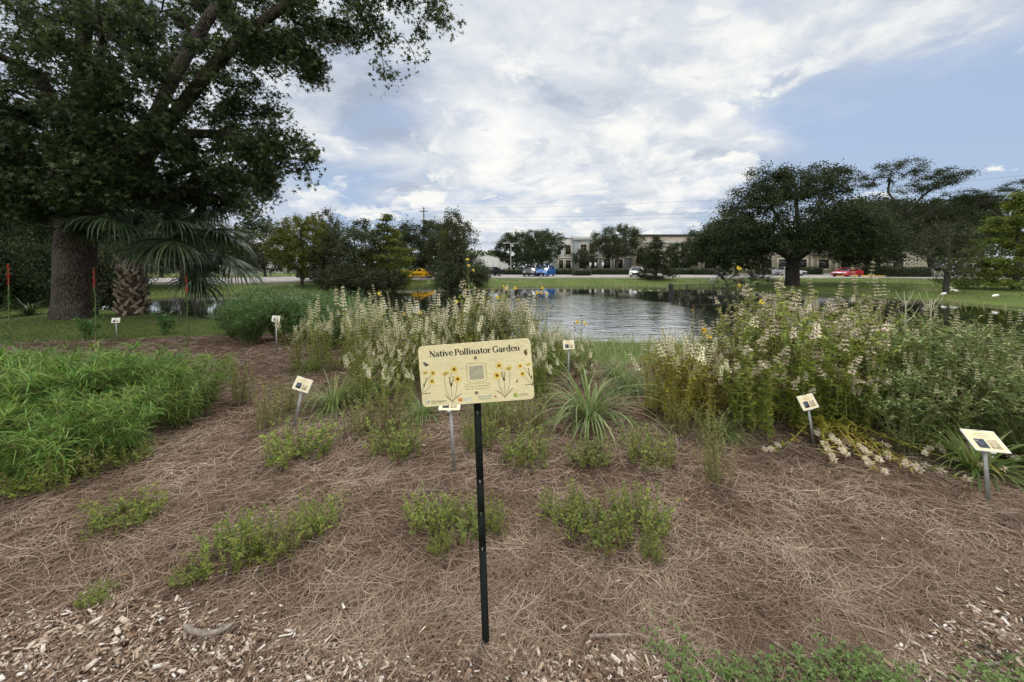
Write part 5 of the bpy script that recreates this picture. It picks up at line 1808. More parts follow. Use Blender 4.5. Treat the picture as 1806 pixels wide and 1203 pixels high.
# --- seedlings and small sages in the straw
def seedling(n, h, spread, mat, label, L=0.03, W=0.011, per=22, name='seedling_plant', el=(0.0, 0.9)):
    r = thing(name, label, 'plant', (0, 0, 0))
    mb = MB()
    ln = stems(mb, n, h, spread, 0.2, 1, 0.0022, 0.012, 0.4, spread * 0.8)
    stem_leaves(mb, ln, per, L, W, 0.05, 1.0, el, (0.1, 0.9), 2)
    mb.obj('foliage', [M[mat], M['mintstem']], r)
    return r


SD = [seedling(54, 0.17, 0.22, 'seedling', '', 0.028, 0.010, 24) for _ in range(4)]
for i, (px, py, sx_, sz, lab) in enumerate([(215, 925, 0.95, 0.75, 'low yellow-green seedling patch at the far left front of the straw'), (415, 985, 0.85, 1.0, 'bright seedling patch before the left mound, left half'), (480, 985, 0.75, 1.0, 'bright seedling patch before the left mound, tallest middle'),
                                          (560, 935, 0.7, 0.9, 'thin seedling patch right of the brightest seedlings'), (760, 925, 0.75, 0.95, 'seedling patch just left of the black sign post'), (815, 940, 0.75, 0.85, 'seedling patch at the foot of the black sign post'), (870, 935, 0.5, 0.9, 'small seedling tuft touching the right of the black sign post'),
                                          (990, 920, 0.7, 0.9, 'left seedling patch of the wide group right of the sign post'), (1050, 950, 0.95, 1.1, 'bushiest seedling patch of the wide group right of the sign post'), (1130, 935, 0.9, 1.1, 'right seedling patch of the wide group right of the sign post'), (1150, 985, 0.35, 0.6, 'lone sprig in front of the wide seedling group'),
                                          (530, 805, 1.15, 1.15, 'rounded green seedling clump below the left tilted plaque'), (930, 812, 1.0, 1.05, 'fresh green seedling clump right of the black sign post by the grass'), (1145, 815, 0.9, 1.1, 'seedling clump between the big grass clump and the upright sage'), (1035, 815, 0.8, 0.7, 'sparse seedling clump left of the one by the upright sage'),
                                          (700, 800, 1.0, 1.2, 'seedling clump left of the grey stake in the middle'), (845, 795, 0.6, 1.3, 'upright seedling tuft behind the black sign post'), (130, 848, 1.0, 1.1, 'seedling clump under the front of the left mound'), (60, 862, 1.0, 0.7, 'low seedling clump at the lower left of the mound'), (230, 815, 0.7, 0.6, 'weak seedlings at the right foot of the mound'),
                                          (775, 975, 0.35, 0.6, 'single small sprig left of the sign post foot'), (335, 1022, 0.4, 0.3, 'tiny weed in the straw before the brightest seedlings'), (172, 1058, 0.35, 0.3, 'tiny weed near the wood chips at the left')]):
    q = loc_on(px, py)
    s = q[1] / 2.35 if q[1] > 2.8 else 1.0
    place(SD[i % 4], q, rng.uniform(0, 6), (sx_ * s ** 0.55 * 1.12, sx_ * s ** 0.55 * 1.12, sz * s ** 0.5 * 1.1), lab, None)
SA = [seedling(30, 0.36, 0.15, 'sage', '', 0.024, 0.009, 34, 'sage_plant', (0.3, 1.2)) for _ in range(2)]
for i, (px, py, sx_, sz, lab) in enumerate([(1262, 850, 0.95, 1.0, 'upright tan sage with tiny pale buds in front of the yellowing horsemint'), (425, 712, 1.2, 1.35, 'tan sage at the right end of the left mound'), (478, 755, 1.1, 1.2, 'tan sage just left of the left tilted plaque'), (505, 730, 0.9, 0.9, 'tan sage behind the stake of the left tilted plaque'),
                                          (640, 765, 1.3, 1.0, 'olive sage left of the grey stake in the middle'), (690, 760, 1.2, 1.1, 'olive sage beside the grey stake in the middle'), (900, 758, 1.3, 1.0, 'dark olive sage under the right half of the main sign'), (940, 755, 1.2, 1.0, 'dark olive sage between the main sign and the big grass clump'), (860, 765, 1.0, 0.9, 'dark olive sage right behind the black sign post'),
                                          (1250, 790, 1.0, 1.0, 'tan sage standing behind the upright one before the yellowing horsemint'), (1195, 765, 1.0, 0.8, 'tan sage under the yellowing horsemint'), (620, 720, 1.0, 1.0, 'tan sage between two grass clumps left of the main sign')]):
    place(SA[i % 2], loc_on(px, py), rng.uniform(0, 6), (sx_, sx_, sz), lab, None)
DB = [leafy_shrub(0.42, 0.26, 'bushleaf', '', 12, 22, 0.085, 0.038, 'broadleaf_shrub', 0, 2)]
for px, py, sc, lab in ((152, 600, 1.0, 'small dark broad leaved shrub before the great trunk'), (290, 590, 1.1, 'small dark broad leaved shrub right of the white plaque')):
    place(DB[0], loc_on(px, py), rng.uniform(0, 6), sc, lab)

# --- scarlet spikes
def scarlet(label):
    r = thing('scarlet_spike', label, 'wildflower', (0, 0, 0))
    mb = MB()
    P = np.stack([rng.normal(0, 0.004, 8).cumsum(), rng.normal(0, 0.004, 8).cumsum(), np.linspace(0, 1.25, 8)], -1)
    tube(mb, P, np.linspace(0.008, 0.004, 8), 5, 1, cap=False)
    s = rng.uniform(0.02, 0.72, 170)
    ribbons(mb, along(P, s), rng.uniform(0, 2 * PI, 170), rng.uniform(-0.2, 0.6, 170), 0.10 * (1 - 0.6 * s), 0.016, rng.uniform(0.2, 0.9, 170), 3)
    mb.obj('foliage', [M['bushleaf'], M['mintstem']], r)
    mb = MB()
    m = 120
    s = rng.uniform(0.76, 1.0, m)
    ribbons(mb, along(P, s), rng.uniform(0, 2 * PI, m), rng.uniform(-0.7, 0.3, m), 0.038 * (1.6 - s), 0.011, rng.uniform(0.0, 0.7, m), 3, 0, 0, np.array([0.5, 0.8, 1, 0.4]))
    mb.obj('flower_spike', M['red'], r)
    return r


for px, py, pt, lab in ((17, 612, 462, 'scarlet flower spike at the left edge before the strap leaves'), (169, 604, 470, 'scarlet flower spike before the great trunk'), (330, 612, 484, 'scarlet flower spike standing in the mulch right of the palm trunk')):
    q = loc_on(px, py)
    place(scarlet(lab), q, 0, (at(px, pt, q[1])[2] - q[2]) / 1.27)

# --- tall yellow daisies
def daisy(h, heads, label, branch=0.12):
    r = thing('yellow_daisy', label, 'wildflower', (0, 0, 0))
    mb = MB()
    P = np.stack([rng.normal(0, 0.012, 9).cumsum(), rng.normal(0, 0.012, 9).cumsum(), np.linspace(0, h, 9)], -1)
    tube(mb, P, np.linspace(0.006, 0.003, 9), 5, 1, cap=False)
    ends = [P]
    for i in range(heads + 3):
        b = along(P, [rng.uniform(0.72, 0.97)])[0]
        a = rng.uniform(0, 2 * PI)
        e = b + np.array([math.cos(a) * branch, math.sin(a) * branch, rng.uniform(0.03, 0.18)])
        Q = np.array([b, b * 0.6 + e * 0.4 + (0, 0, 0.0), e])
        tube(mb, Q, 0.002, 4, 1, cap=False)
        ends.append(Q)
    s = rng.uniform(0.1, 0.9, 26)
    ribbons(mb, along(P, s), rng.uniform(0, 2 * PI, 26), rng.uniform(0.0, 0.7, 26), 0.10 * (1.2 - s), 0.014, rng.uniform(0.2, 1.0, 26), 3)
    for Q in ends[heads:]:
        mb2 = lathe(mb, [(0.001, -0.008), (0.010, -0.004), (0.012, 0.004), (0.006, 0.012), (0.001, 0.014)], 7, 2, Q[-1])
    mb.obj('stem', [M['mintleaf'], M['mintstem'], M['disc']], r)
    for Q in ends[:heads]:
        mb = MB()
        m = 11
        a = np.arange(m) * 2 * PI / m
        ribbons(mb, np.stack([0.006 * np.cos(a), 0.006 * np.sin(a), 0 * a], -1), a, rng.uniform(-0.3, 0.5, m), 0.027, 0.011, 0.3, 2, 0, 0, np.array([0.6, 1.0, 0.45]))
        lathe(mb, [(0.001, 0.010), (0.008, 0.008), (0.011, 0.002), (0.009, -0.004)], 9, 1)
        o = mb.obj('flower_head', [M['yellow'], M['disc']], r, False, Q[-1])
        d = Vector((rng.normal(0, 0.5), rng.uniform(-1.2, -0.1), rng.uniform(0.2, 1.0))).normalized()
        o.rotation_euler = d.to_track_quat('Z', 'Y').to_euler()
    return r


DL = [(832, 632, 452, 3, 'tallest yellow daisy stalk, standing above the far bank trees'), (886, 640, 500, 3, 'yellow daisy stalk above the right half of the main sign'), (907, 640, 503, 2, 'yellow daisy stalk against the far lawn right of its taller neighbour'), (945, 640, 510, 3, 'yellow daisy stalk beside the tall rush'),
      (968, 645, 512, 2, 'yellow daisy stalk right of the tall rush'), (1024, 668, 560, 3, 'low yellow daisy before the open water'), (808, 640, 526, 1, 'yellow daisy among the cream flowers above the left of the sign'), (738, 660, 545, 1, 'yellow daisy low among the cream flowers left of the sign'),
      (712, 650, 548, 1, 'faint yellow daisy deep in the cream flowers'), (670, 640, 512, 1, 'yellow daisy above the left part of the cream flowers'), (492, 610, 556, 1, 'single yellow daisy beside the small white plaque at the back'), (1215, 720, 540, 1, 'yellow daisy at the left end of the right hand drift'),
      (1306, 715, 465, 2, 'tall bending yellow daisy stalk before the palmetto'), (1344, 715, 525, 1, 'yellow daisy in the top of the right hand drift'), (1250, 725, 575, 2, 'small yellow daisy low in the yellowing horsemint')]
for px, py, pt, n, lab in DL:
    q = loc_on(px, py)
    place(daisy(at(px, pt, q[1])[2] - q[2] - 0.05, n, lab, 0.10), q)

# pale dry candelabra stalks in the right hand drift
def candelabra(h, label):
    r = thing('dry_stalk', label, 'wildflower', (0, 0, 0))
    mb = MB()
    P = np.stack([np.zeros(7), np.zeros(7), np.linspace(0, h, 7)], -1)
    tube(mb, P, np.linspace(0.010, 0.006, 7), 5)
    for i in range(9):
        b = along(P, [rng.uniform(0.78, 1.0)])[0]
        a = i * 2.4
        L = rng.uniform(0.10, 0.2)
        s = np.linspace(0, 1, 5)[:, None]
        d = np.array([math.cos(a), math.sin(a), 0])
        tube(mb, b + d * L * 0.55 * s ** 0.7 + np.array([0, 0, L * 0.9]) * s ** 1.4, np.linspace(0.005, 0.002, 5), 4)
    mb.obj('stem', solid('pale dry stem', (0.42, 0.42, 0.28), 0.8), r)
    return r


for px, py, pt, lab in ((1636, 740, 510, 'pale bare branching stalk standing up from the right hand drift'), (1592, 735, 512, 'thin pale branching stalk left of the thicker bare one')):
    q = loc_on(px, py)
    place(candelabra((at(px, pt, q[1])[2] - q[2]) * 0.92, lab), q)


# ------------------------------------------------------------------ signs
panel_m = solid('cream sign enamel', (0.76, 0.66, 0.41), 0.36, 0, 0.06, 7.0, 0.3, 70.0, 0.5)
ink = solid('black sign ink', (0.012, 0.014, 0.018), 0.5)
olive = solid('olive sign ink', (0.30, 0.29, 0.10), 0.5)
stemk = solid('grey-brown stem ink', (0.22, 0.18, 0.11), 0.5)
petal = solid('golden petal ink', (0.68, 0.46, 0.09), 0.5)
petal2 = solid('pale gold petal ink', (0.74, 0.60, 0.25), 0.5)
brown = solid('brown eye ink', (0.13, 0.055, 0.012), 0.5)
blueink = solid('blue logo ink', (0.10, 0.22, 0.42), 0.5)
orange = solid('orange logo ink', (0.62, 0.20, 0.05), 0.5)
greenink = solid('green logo ink', (0.22, 0.36, 0.05), 0.5)
postm = solid('black-green post paint', (0.010, 0.013, 0.012), 0.75, 0, 0.2, 30, 0, 40, 0.12)
boltm = solid('zinc bolt', (0.22, 0.21, 0.18), 0.35, 0.8)

sf = loc_on(857, 1141)
lean_post = math.radians(1.6)
sign = thing('garden_sign', 'large cream pollinator garden sign on a leaning black post', 'sign', sf)
Yp = sf[1]
tl, tr_, br, bl_ = (at(px, py, Yp - 0.03) for px, py in ((738.5, 611), (935.5, 596), (942, 702), (745, 718)))
pc = (tl + tr_ + br + bl_) / 4
PW = (np.linalg.norm(tr_ - tl) + np.linalg.norm(br - bl_)) / 2
PH = (np.linalg.norm(bl_ - tl) + np.linalg.norm(br - tr_)) / 2
ang = math.atan2((tr_ - tl)[2], (tr_ - tl)[0])
KS = PW / 1193.0       # metres per pixel of the enlarged study of the sign
ca, sa = math.cos(math.radians(4.1)), math.sin(math.radians(4.1))


def sg(X, Y):
    dx, dy = X - 838.0, Y - 580.0
    return ((dx * ca - dy * sa) * KS, -(dx * sa + dy * ca) * KS)


# post: a channel with punched slots
mb = MB()
top_c = pc - sf
axis_d = (at(841, 690, Yp) - sf)
Lp = np.linalg.norm(axis_d)
slots = [np.linalg.norm(at(x, y, Yp) - sf) for x, y in ((843.5, 728), (846, 849), (848, 906), (850.5, 967))]
hw, sw, sh = 0.0145, 0.0032, 0.0085
z = -0.25
zz = sorted(slots)
lip = 0.004
for s in zz + [None]:
    e = (s - sh) if s is not None else Lp + 0.06
    box(mb, -hw, hw, -lip, 0, z, e)
    if s is not None:
        box(mb, -hw, -sw, -lip, 0, s - sh, s + sh)
        box(mb, sw, hw, -lip, 0, s - sh, s + sh)
        z = s + sh
for s in (-1, 1):
    box(mb, s * hw - 0.0035 if s > 0 else -hw, s * hw if s > 0 else -hw + 0.0035, 0.001, 0.012, -0.25, Lp + 0.06)
post = mb.obj('post', postm, sign)
post.rotation_euler = (math.atan2(-axis_d[1], axis_d[2]), math.atan2(axis_d[0], axis_d[2]), 0)

# panel with rounded corners
r_ = 0.018


def rrect(w_, h_, r, n=6):
    P = []
    for cx, cy, a0 in ((w_ / 2 - r, h_ / 2 - r, 0), (-w_ / 2 + r, h_ / 2 - r, PI / 2), (-w_ / 2 + r, -h_ / 2 + r, PI), (w_ / 2 - r, -h_ / 2 + r, 1.5 * PI)):
        for k in range(n + 1):
            a = a0 + k * PI / 2 / n
            P.append((cx + r * math.cos(a), cy + r * math.sin(a)))
    return np.array(P)


def plate(mb, P, y0, y1, mi=0):
    """Flat outline P in local (u, v) given thickness from y0 (front) to y1 (back)."""
    n = len(P)
    c = P.mean(0)
    f = np.stack([P[:, 0], np.full(n, y0), P[:, 1]], -1)
    b = np.stack([P[:, 0], np.full(n, y1), P[:, 1]], -1)
    mb.add(np.vstack([f, [(c[0], y0, c[1])]]), [(i, (i + 1) % n, n) for i in range(n)], mi)
    mb.add(np.vstack([b, [(c[0], y1, c[1])]]), [((i + 1) % n, i, n) for i in range(n)], mi)
    mb.add(np.vstack([f, b]), [(i, n + i, n + (i + 1) % n, (i + 1) % n) for i in range(n)], mi)
    return mb


FY = -0.006           # front face of the panel
mb = MB()
plate(mb, rrect(PW, PH, r_), FY, -0.0005)
panel = mb.obj('panel', panel_m, sign, False, pc - sf + np.array([0, 0.0, 0]))
panel.rotation_euler = (0, -ang, 0)


def ribbon2(mb, P, wd, y, mi=0, thick=None):
    """Flat painted stroke along P (list of (u, v)); width constant, list, or calligraphic (thin, thick)."""
    P = np.asarray(P, float)
    T = np.gradient(P, axis=0)
    T /= np.linalg.norm(T, axis=1)[:, None] + 1e-12
    N_ = np.stack([-T[:, 1], T[:, 0]], -1)
    if thick is not None:
        wd = wd + (thick - wd) * np.abs(T[:, 1]) ** 1.3
    wd = np.broadcast_to(np.asarray(wd, float), (len(P),))[:, None] / 2
    A, B = P + N_ * wd, P - N_ * wd
    V = np.stack([A, B], 1).reshape(-1, 2)
    V = np.stack([V[:, 0], np.full(len(V), y), V[:, 1]], -1)
    k = np.arange(len(P) - 1) * 2
    mb.add(V, np.stack([k, k + 1, k + 3, k + 2], -1), mi)


def disc2(mb, u, v, ru, rv, y, mi=0, n=14, petals=0, rot=0.0):
    a = np.arange(n) * 2 * PI / n
    k = 1 + (0.16 * np.cos(petals * a) if petals else 0)
    x, z_ = ru * k * np.cos(a), rv * k * np.sin(a)
    x, z_ = x * math.cos(rot) - z_ * math.sin(rot), x * math.sin(rot) + z_ * math.cos(rot)
    V = np.vstack([np.stack([u + x, np.full(n, y), v + z_], -1), [(u, y, v)]])
    mb.add(V, [(i, (i + 1) % n, n) for i in range(n)], mi)


# serif lettering drawn with a broad pen
def arc(cx, cy, rx, ry, a0, a1, n=14):
    a = np.radians(np.linspace(a0, a1, n))
    return np.stack([cx + rx * np.cos(a), cy + ry * np.sin(a)], -1)


def ln2(*p):
    return np.array(p, float)


TK, TN = 0.155, 0.055


def glyph(ch):
    S = []           # (points, thin, thick or None)

    def v(x, a, b, w_=TK):
        S.append((ln2((x, a), (x, b)), w_, None))

    def ser(x, y, w_=0.22):
        S.append((ln2((x - w_ / 2, y), (x + w_ / 2, y)), 0.04, None))
    if ch == 'N':
        v(0.10, 0, 0.70, 0.055)
        S.append((ln2((0.09, 0.68), (0.56, 0.02)), 0.155, None))
        v(0.56, 0, 0.70, 0.055)
        ser(0.07, 0.68, 0.18); ser(0.10, 0.02, 0.20); ser(0.56, 0.68, 0.20)
        return S, 0.66
    if ch == 'P':
        v(0.14, 0, 0.70)
        S.append((np.vstack([ln2((0.14, 0.68)), arc(0.28, 0.51, 0.20, 0.17, 88, -88), ln2((0.14, 0.34))]), TN, TK))
        ser(0.12, 0.02, 0.26); ser(0.10, 0.68, 0.16)
        return S, 0.54
    if ch == 'G':
        S.append((arc(0.36, 0.35, 0.29, 0.34, 48, 318, 24), TN, 0.145))
        v(0.56, 0.04, 0.33, TK)
        ser(0.55, 0.32, 0.24)
        v(0.57, 0.48, 0.66, 0.045)
        return S, 0.69
    if ch == 'a':
        v(0.34, 0.04, 0.34)
        S.append((arc(0.20, 0.33, 0.145, 0.135, 0, 150), TN, 0.10))
        S.append((arc(0.19, 0.135, 0.13, 0.125, 25, 330, 20), TN, 0.12))
        disc = arc(0.10, 0.37, 0.03, 0.03, 0, 360)
        S.append((disc, 0.055, None))
        ser(0.40, 0.02, 0.12)
        return S, 0.46
    if ch == 't':
        v(0.15, 0.10, 0.60)
        S.append((arc(0.25, 0.11, 0.10, 0.10, 180, 320), TN, 0.12))
        S.append((ln2((0.02, 0.455), (0.31, 0.455)), 0.045, None))
        return S, 0.34
    if ch == 'i':
        v(0.13, 0, 0.47)
        ser(0.13, 0.02, 0.24); ser(0.09, 0.45, 0.14)
        S.append((arc(0.125, 0.63, 0.035, 0.035, 0, 360), 0.075, None))
        return S, 0.27
    if ch == 'v':
        S.append((ln2((0.07, 0.47), (0.24, 0.01)), 0.14, None))
        S.append((ln2((0.41, 0.47), (0.25, 0.02)), 0.05, None))
        ser(0.08, 0.455, 0.22); ser(0.40, 0.455, 0.16)
        return S, 0.47
    if ch == 'e':
        S.append((arc(0.24, 0.24, 0.18, 0.22, 0, 325, 24), TN, 0.135))
        S.append((ln2((0.08, 0.255), (0.43, 0.255)), 0.042, None))
        return S, 0.46
    if ch == 'o':
        S.append((arc(0.25, 0.235, 0.185, 0.225, 0, 360, 26), TN, 0.145))
        return S, 0.50
    if ch == 'l':
        v(0.13, 0, 0.72)
        ser(0.13, 0.02, 0.24); ser(0.09, 0.70, 0.14)
        return S, 0.27
    if ch == 'n':
        v(0.13, 0, 0.46)
        v(0.42, 0, 0.33)
        S.append((arc(0.28, 0.31, 0.14, 0.135, 165, 0), TN, 0.12))
        ser(0.13, 0.02, 0.22); ser(0.42, 0.02, 0.22); ser(0.09, 0.45, 0.13)
        return S, 0.55
    if ch == 'r':
        v(0.13, 0, 0.46)
        S.append((arc(0.27, 0.30, 0.13, 0.135, 160, 50), TN, 0.10))
        S.append((arc(0.335, 0.385, 0.028, 0.028, 0, 360), 0.06, None))
        ser(0.13, 0.02, 0.24); ser(0.09, 0.45, 0.13)
        return S, 0.39
    if ch == 'd':
        v(0.38, 0, 0.72)
        S.append((arc(0.23, 0.235, 0.165, 0.22, 30, 330, 22), TN, 0.135))
        ser(0.34, 0.70, 0.13); ser(0.43, 0.02, 0.12)
        return S, 0.52
    return S, 0.17


def title(mb, text, u0, v0, u1, y):
    adv = sum(glyph(c)[1] for c in text)
    k = (u1 - u0) / adv
    x = 0.0
    for i, c in enumerate(text):
        S, w_ = glyph(c)
        for j, (P, a, b) in enumerate(S):
            Q = (P + (x, 0)) * k + (u0, v0)
            ribbon2(mb, Q, a * k, y - 0.00004 * (j + 1), 0, None if b is None else b * k)
        x += w_
    return k


a = sg(345, 413)
b = sg(1302, 343)
mb = MB()
title(mb, 'Native Pollinator Garden', a[0], (a[1] + b[1]) / 2, b[0], FY - 0.0004)
mb.obj('lettering', ink, panel)


def text_part(name, body, X, Y, size_px, mat, parent, width_px=None):
    """Small printed line: font outline turned into a flat mesh on the panel."""
    cu = bpy.data.curves.new(name, 'FONT')
    cu.body = body
    cu.size = 1.0
    o = bpy.data.objects.new(name, cu)
    COL.objects.link(o)
    bpy.context.view_layer.update()
    me = bpy.data.meshes.new_from_object(o.evaluated_get(bpy.context.evaluated_depsgraph_get()))
    bpy.data.objects.remove(o)
    V = np.zeros(len(me.vertices) * 3)
    me.vertices.foreach_get('co', V)
    V = V.reshape(-1, 3)
    wd = V[:, 0].max() - V[:, 0].min()
    k = size_px * KS
    kx = width_px * KS / wd if width_px else k
    u, v_ = sg(X, Y)
    W_ = np.stack([u + (V[:, 0] - V[:, 0].min()) * kx, np.full(len(V), FY - 0.0004), v_ + V[:, 1] * k], -1)
    me.vertices.foreach_set('co', W_.ravel())
    me.materials.clear()
    me.materials.append(mat)
    me.update()
    return link(name, me, parent)


text_part('scan_line', 'Scan here to learn more!', 733, 738, 30, olive, panel, 232)
lg = text_part('university_logo', 'UF', 300, 908, 46, blueink, panel, 46)
text_part('logo_lettering', 'IFAS Extension', 358, 894, 26, ink, lg, 168)
text_part('logo_lettering', 'UNIVERSITY of FLORIDA', 360, 908, 13, ink, lg, 130)
lg = text_part('landscaping_logo', 'Florida-Friendly', 862, 845, 28, blueink, panel, 140)
text_part('logo_lettering', 'Landscaping', 868, 866, 20, blueink, lg, 120)


def flower(mb, X, Y, R, tilt=0.0, bud=False):
    u, v_ = sg(X, Y)
    y = FY - 0.0007
    if bud:
        disc2(mb, u, v_, R * KS, R * 0.55 * KS, y, 2, 24, 7, tilt)
        disc2(mb, u, v_ - 0.1 * R * KS, R * 0.55 * KS, R * 0.32 * KS, y - 0.0002, 4, 12, 0, tilt)
    else:
        disc2(mb, u, v_, R * KS, R * KS, y, 1, 32, 8, tilt)
        disc2(mb, u, v_, R * 0.72 * KS, R * 0.72 * KS, y - 0.00015, 2, 32, 8, tilt + 0.2)
        disc2(mb, u, v_, R * 0.36 * KS, R * 0.36 * KS, y - 0.0003, 3, 12)


def curve2(mb, pts, w_px, mi=0):
    P = np.array([sg(*q) for q in pts])
    n = len(P)
    tt = np.linspace(0, n - 1, 18)
    i = np.minimum(tt.astype(int), n - 2)
    f = tt - i
    Q = []
    for a_, b_ in zip(i, f):
        p0, p1, p2, p3 = P[max(a_ - 1, 0)], P[a_], P[a_ + 1], P[min(a_ + 2, n - 1)]
        Q.append(0.5 * ((2 * p1) + (-p0 + p2) * b_ + (2 * p0 - 5 * p1 + 4 * p2 - p3) * b_ ** 2 + (-p0 + 3 * p1 - 3 * p2 + p3) * b_ ** 3))
    ww = np.broadcast_to(np.interp(np.linspace(0, 1, 18), [0, 0.5, 1], w_px if isinstance(w_px, (list, tuple)) else [w_px] * 3), (18,)) * KS
    ribbon2(mb, Q, ww, FY - 0.0004 - 0.00002 * mi, mi)


ART = [stemk, petal2, petal, brown, olive]
sets = [
    # left edge half plant
    ([[(262, 780), (300, 680), (345, 620), (372, 585)], [(268, 790), (330, 745), (365, 680)], [(255, 805), (300, 800), (345, 792)], [(285, 720), (300, 670), (310, 640)]], [(378, 580, 32, 0), (368, 668, 34, 0), (298, 578, 28, 1)]),
    ([[(585, 905), (575, 800), (566, 690), (570, 600), (600, 550)], [(580, 890), (530, 800), (505, 700), (495, 600)], [(590, 890), (622, 790), (637, 660)], [(582, 890), (535, 845), (490, 798)], [(585, 880), (640, 830), (690, 795)], [(570, 720), (556, 680), (553, 630)], [(575, 715), (590, 660), (593, 622)]],
     [(604, 542, 40, 0), (641, 645, 42, 0), (512, 585, 38, 1)]),
    ([[(1144, 865), (1140, 760), (1130, 640), (1110, 540), (1085, 510)], [(1140, 840), (1090, 740), (1065, 620)], [(1147, 840), (1185, 720), (1195, 600), (1185, 545)], [(1140, 840), (1085, 790), (1036, 765)], [(1148, 835), (1195, 780), (1230, 735)], [(1130, 660), (1112, 610), (1103, 580)], [(1135, 660), (1140, 610), (1140, 580)]],
     [(1080, 505, 38, 0), (1058, 608, 42, 0), (1180, 533, 36, 1)]),
    ([[(1440, 690), (1395, 600), (1350, 540), (1310, 512)], [(1440, 712), (1385, 660), (1330, 600)], [(1440, 715), (1405, 705), (1365, 712)], [(1425, 640), (1400, 590), (1390, 540)]], [(1304, 508, 30, 0), (1327, 592, 34, 0), (1388, 492, 26, 1)]),
]
for S, Fl in sets:
    mb = MB()
    for k, c in enumerate(S):
        leafy = len(c) == 3 and abs(c[0][1] - c[-1][1]) < 115 and k > 1
        curve2(mb, c, [3, 11, 1.5] if leafy else 4.5, 0)
    for k, c in enumerate(S[-2:]):
        u, v_ = sg(*c[-1])
        disc2(mb, u, v_, 7 * KS, 7 * KS, FY - 0.0006, 3)
        u, v_ = sg(*c[0])
        disc2(mb, u, v_ + 12 * KS, 9 * KS, 20 * KS, FY - 0.00055, 0)
    for X, Y, R, bd in Fl:
        flower(mb, X, Y, R, 0.3, bool(bd))
    mb.obj('flower_drawing', ART, panel)
# scan frame (left blank), caption frame, moth and butterflies, logos
mb = MB()


def frame_(mb, X, Y, w_, h_, r, lw, mi=0):
    P = rrect(w_ * KS, h_ * KS, r * KS)
    P = np.vstack([P, P[:1]]) + sg(X, Y)
    ribbon2(mb, P, lw * KS, FY - 0.00045, mi)


frame_(mb, 840, 577, 204, 200, 26, 4.5)
frame_(mb, 849, 722, 268, 56, 26, 4.5)
mb.obj('frames', olive, panel)
mb = MB()
u, v_ = sg(840, 577)
plate(mb, rrect(150 * KS, 146 * KS, 8 * KS) + (u, v_), FY - 0.0004, FY - 0.0002)
mb.obj('scan_square', solid('grey scan square ink', (0.40, 0.37, 0.27), 0.5, 0, 0.15, 60.0), panel)


def blotch(name, polys, mat, parent=panel):
    mb = MB()
    for i, Pq in enumerate(polys):
        P = np.array([sg(*q) for q in Pq])
        if ((P[:, 0] * np.roll(P[:, 1], -1)) - (np.roll(P[:, 0], -1) * P[:, 1])).sum() < 0:
            P = P[::-1]
        n = len(P)
        c = P.mean(0)
        y = FY - 0.0004 - 0.00005 * i
        mb.add(np.vstack([np.stack([P[:, 0], np.full(n, y), P[:, 1]], -1), [(c[0], y, c[1])]]), [(k, (k + 1) % n, n) for k in range(n)])
    return mb.obj(name, mat, parent)


moth = solid('moth grey ink', (0.10, 0.09, 0.09), 0.5)
blotch('butterfly_drawing', [[(270, 462), (300, 468), (342, 494), (318, 508), (290, 500)], [(292, 500), (312, 508), (300, 512)]], moth)
blotch('butterfly_drawing', [[(1343, 345), (1362, 334), (1378, 330), (1374, 352), (1381, 366), (1376, 392), (1380, 402), (1356, 390), (1342, 372)], ], solid('brown butterfly ink', (0.14, 0.085, 0.04), 0.5))
blotch('butterfly_drawing', [[(1258, 665), (1266, 672), (1274, 652), (1280, 655), (1276, 682), (1262, 688)]], brown)
blotch('partner_logo', [[(645, 855), (668, 845), (676, 862), (662, 874), (690, 870), (690, 882), (650, 888), (648, 874)], [(676, 850), (690, 852), (688, 868), (676, 866)]], orange)
blotch('partner_logo', [[(700, 850), (795, 838), (797, 844), (701, 857)], [(700, 863), (790, 852), (791, 859), (701, 870)], [(700, 876), (770, 868), (770, 874), (701, 882)]], solid('pale blue logo ink', (0.46, 0.54, 0.58), 0.5))
blotch('landscaping_mark', [[(1020, 826), (1040, 816), (1058, 850), (1052, 854), (1040, 830), (1026, 840)]], solid('pale red logo ink', (0.70, 0.36, 0.22), 0.5))
mb = MB()
u, v_ = sg(1255, 820)
disc2(mb, u, v_, 23 * KS, 23 * KS, FY - 0.0004, 0, 18)
disc2(mb, u + 5 * KS, v_ + 5 * KS, 9 * KS, 12 * KS, FY - 0.0005, 1, 12)
mb.obj('round_logo', [greenink, petal], panel)
blotch('logo_line', [[(1292, 806), (1390, 797), (1390, 800), (1292, 809)], [(1292, 818), (1394, 808), (1394, 815), (1292, 826)]], olive)
for X, Y in ((830, 418), (838, 790)):
    u, v_ = sg(X, Y)
    mb = MB()
    c = [(0.0, -0.0055), (0.0035, -0.005), (0.006, -0.003), (0.0066, 0.0005)]
    a_ = np.arange(14) * 2 * PI / 14
    V = np.array([[(u + r * math.cos(q), FY + y, v_ + r * math.sin(q)) for q in a_] for r, y in c])
    i = np.arange(3)[:, None] * 14
    j = np.arange(14)[None]
    mb.add(V.reshape(-1, 3), np.stack([i + j, i + (j + 1) % 14, i + 14 + (j + 1) % 14, i + 14 + j], -1).reshape(-1, 4))
    mb.obj('bolt', boltm, panel, True)

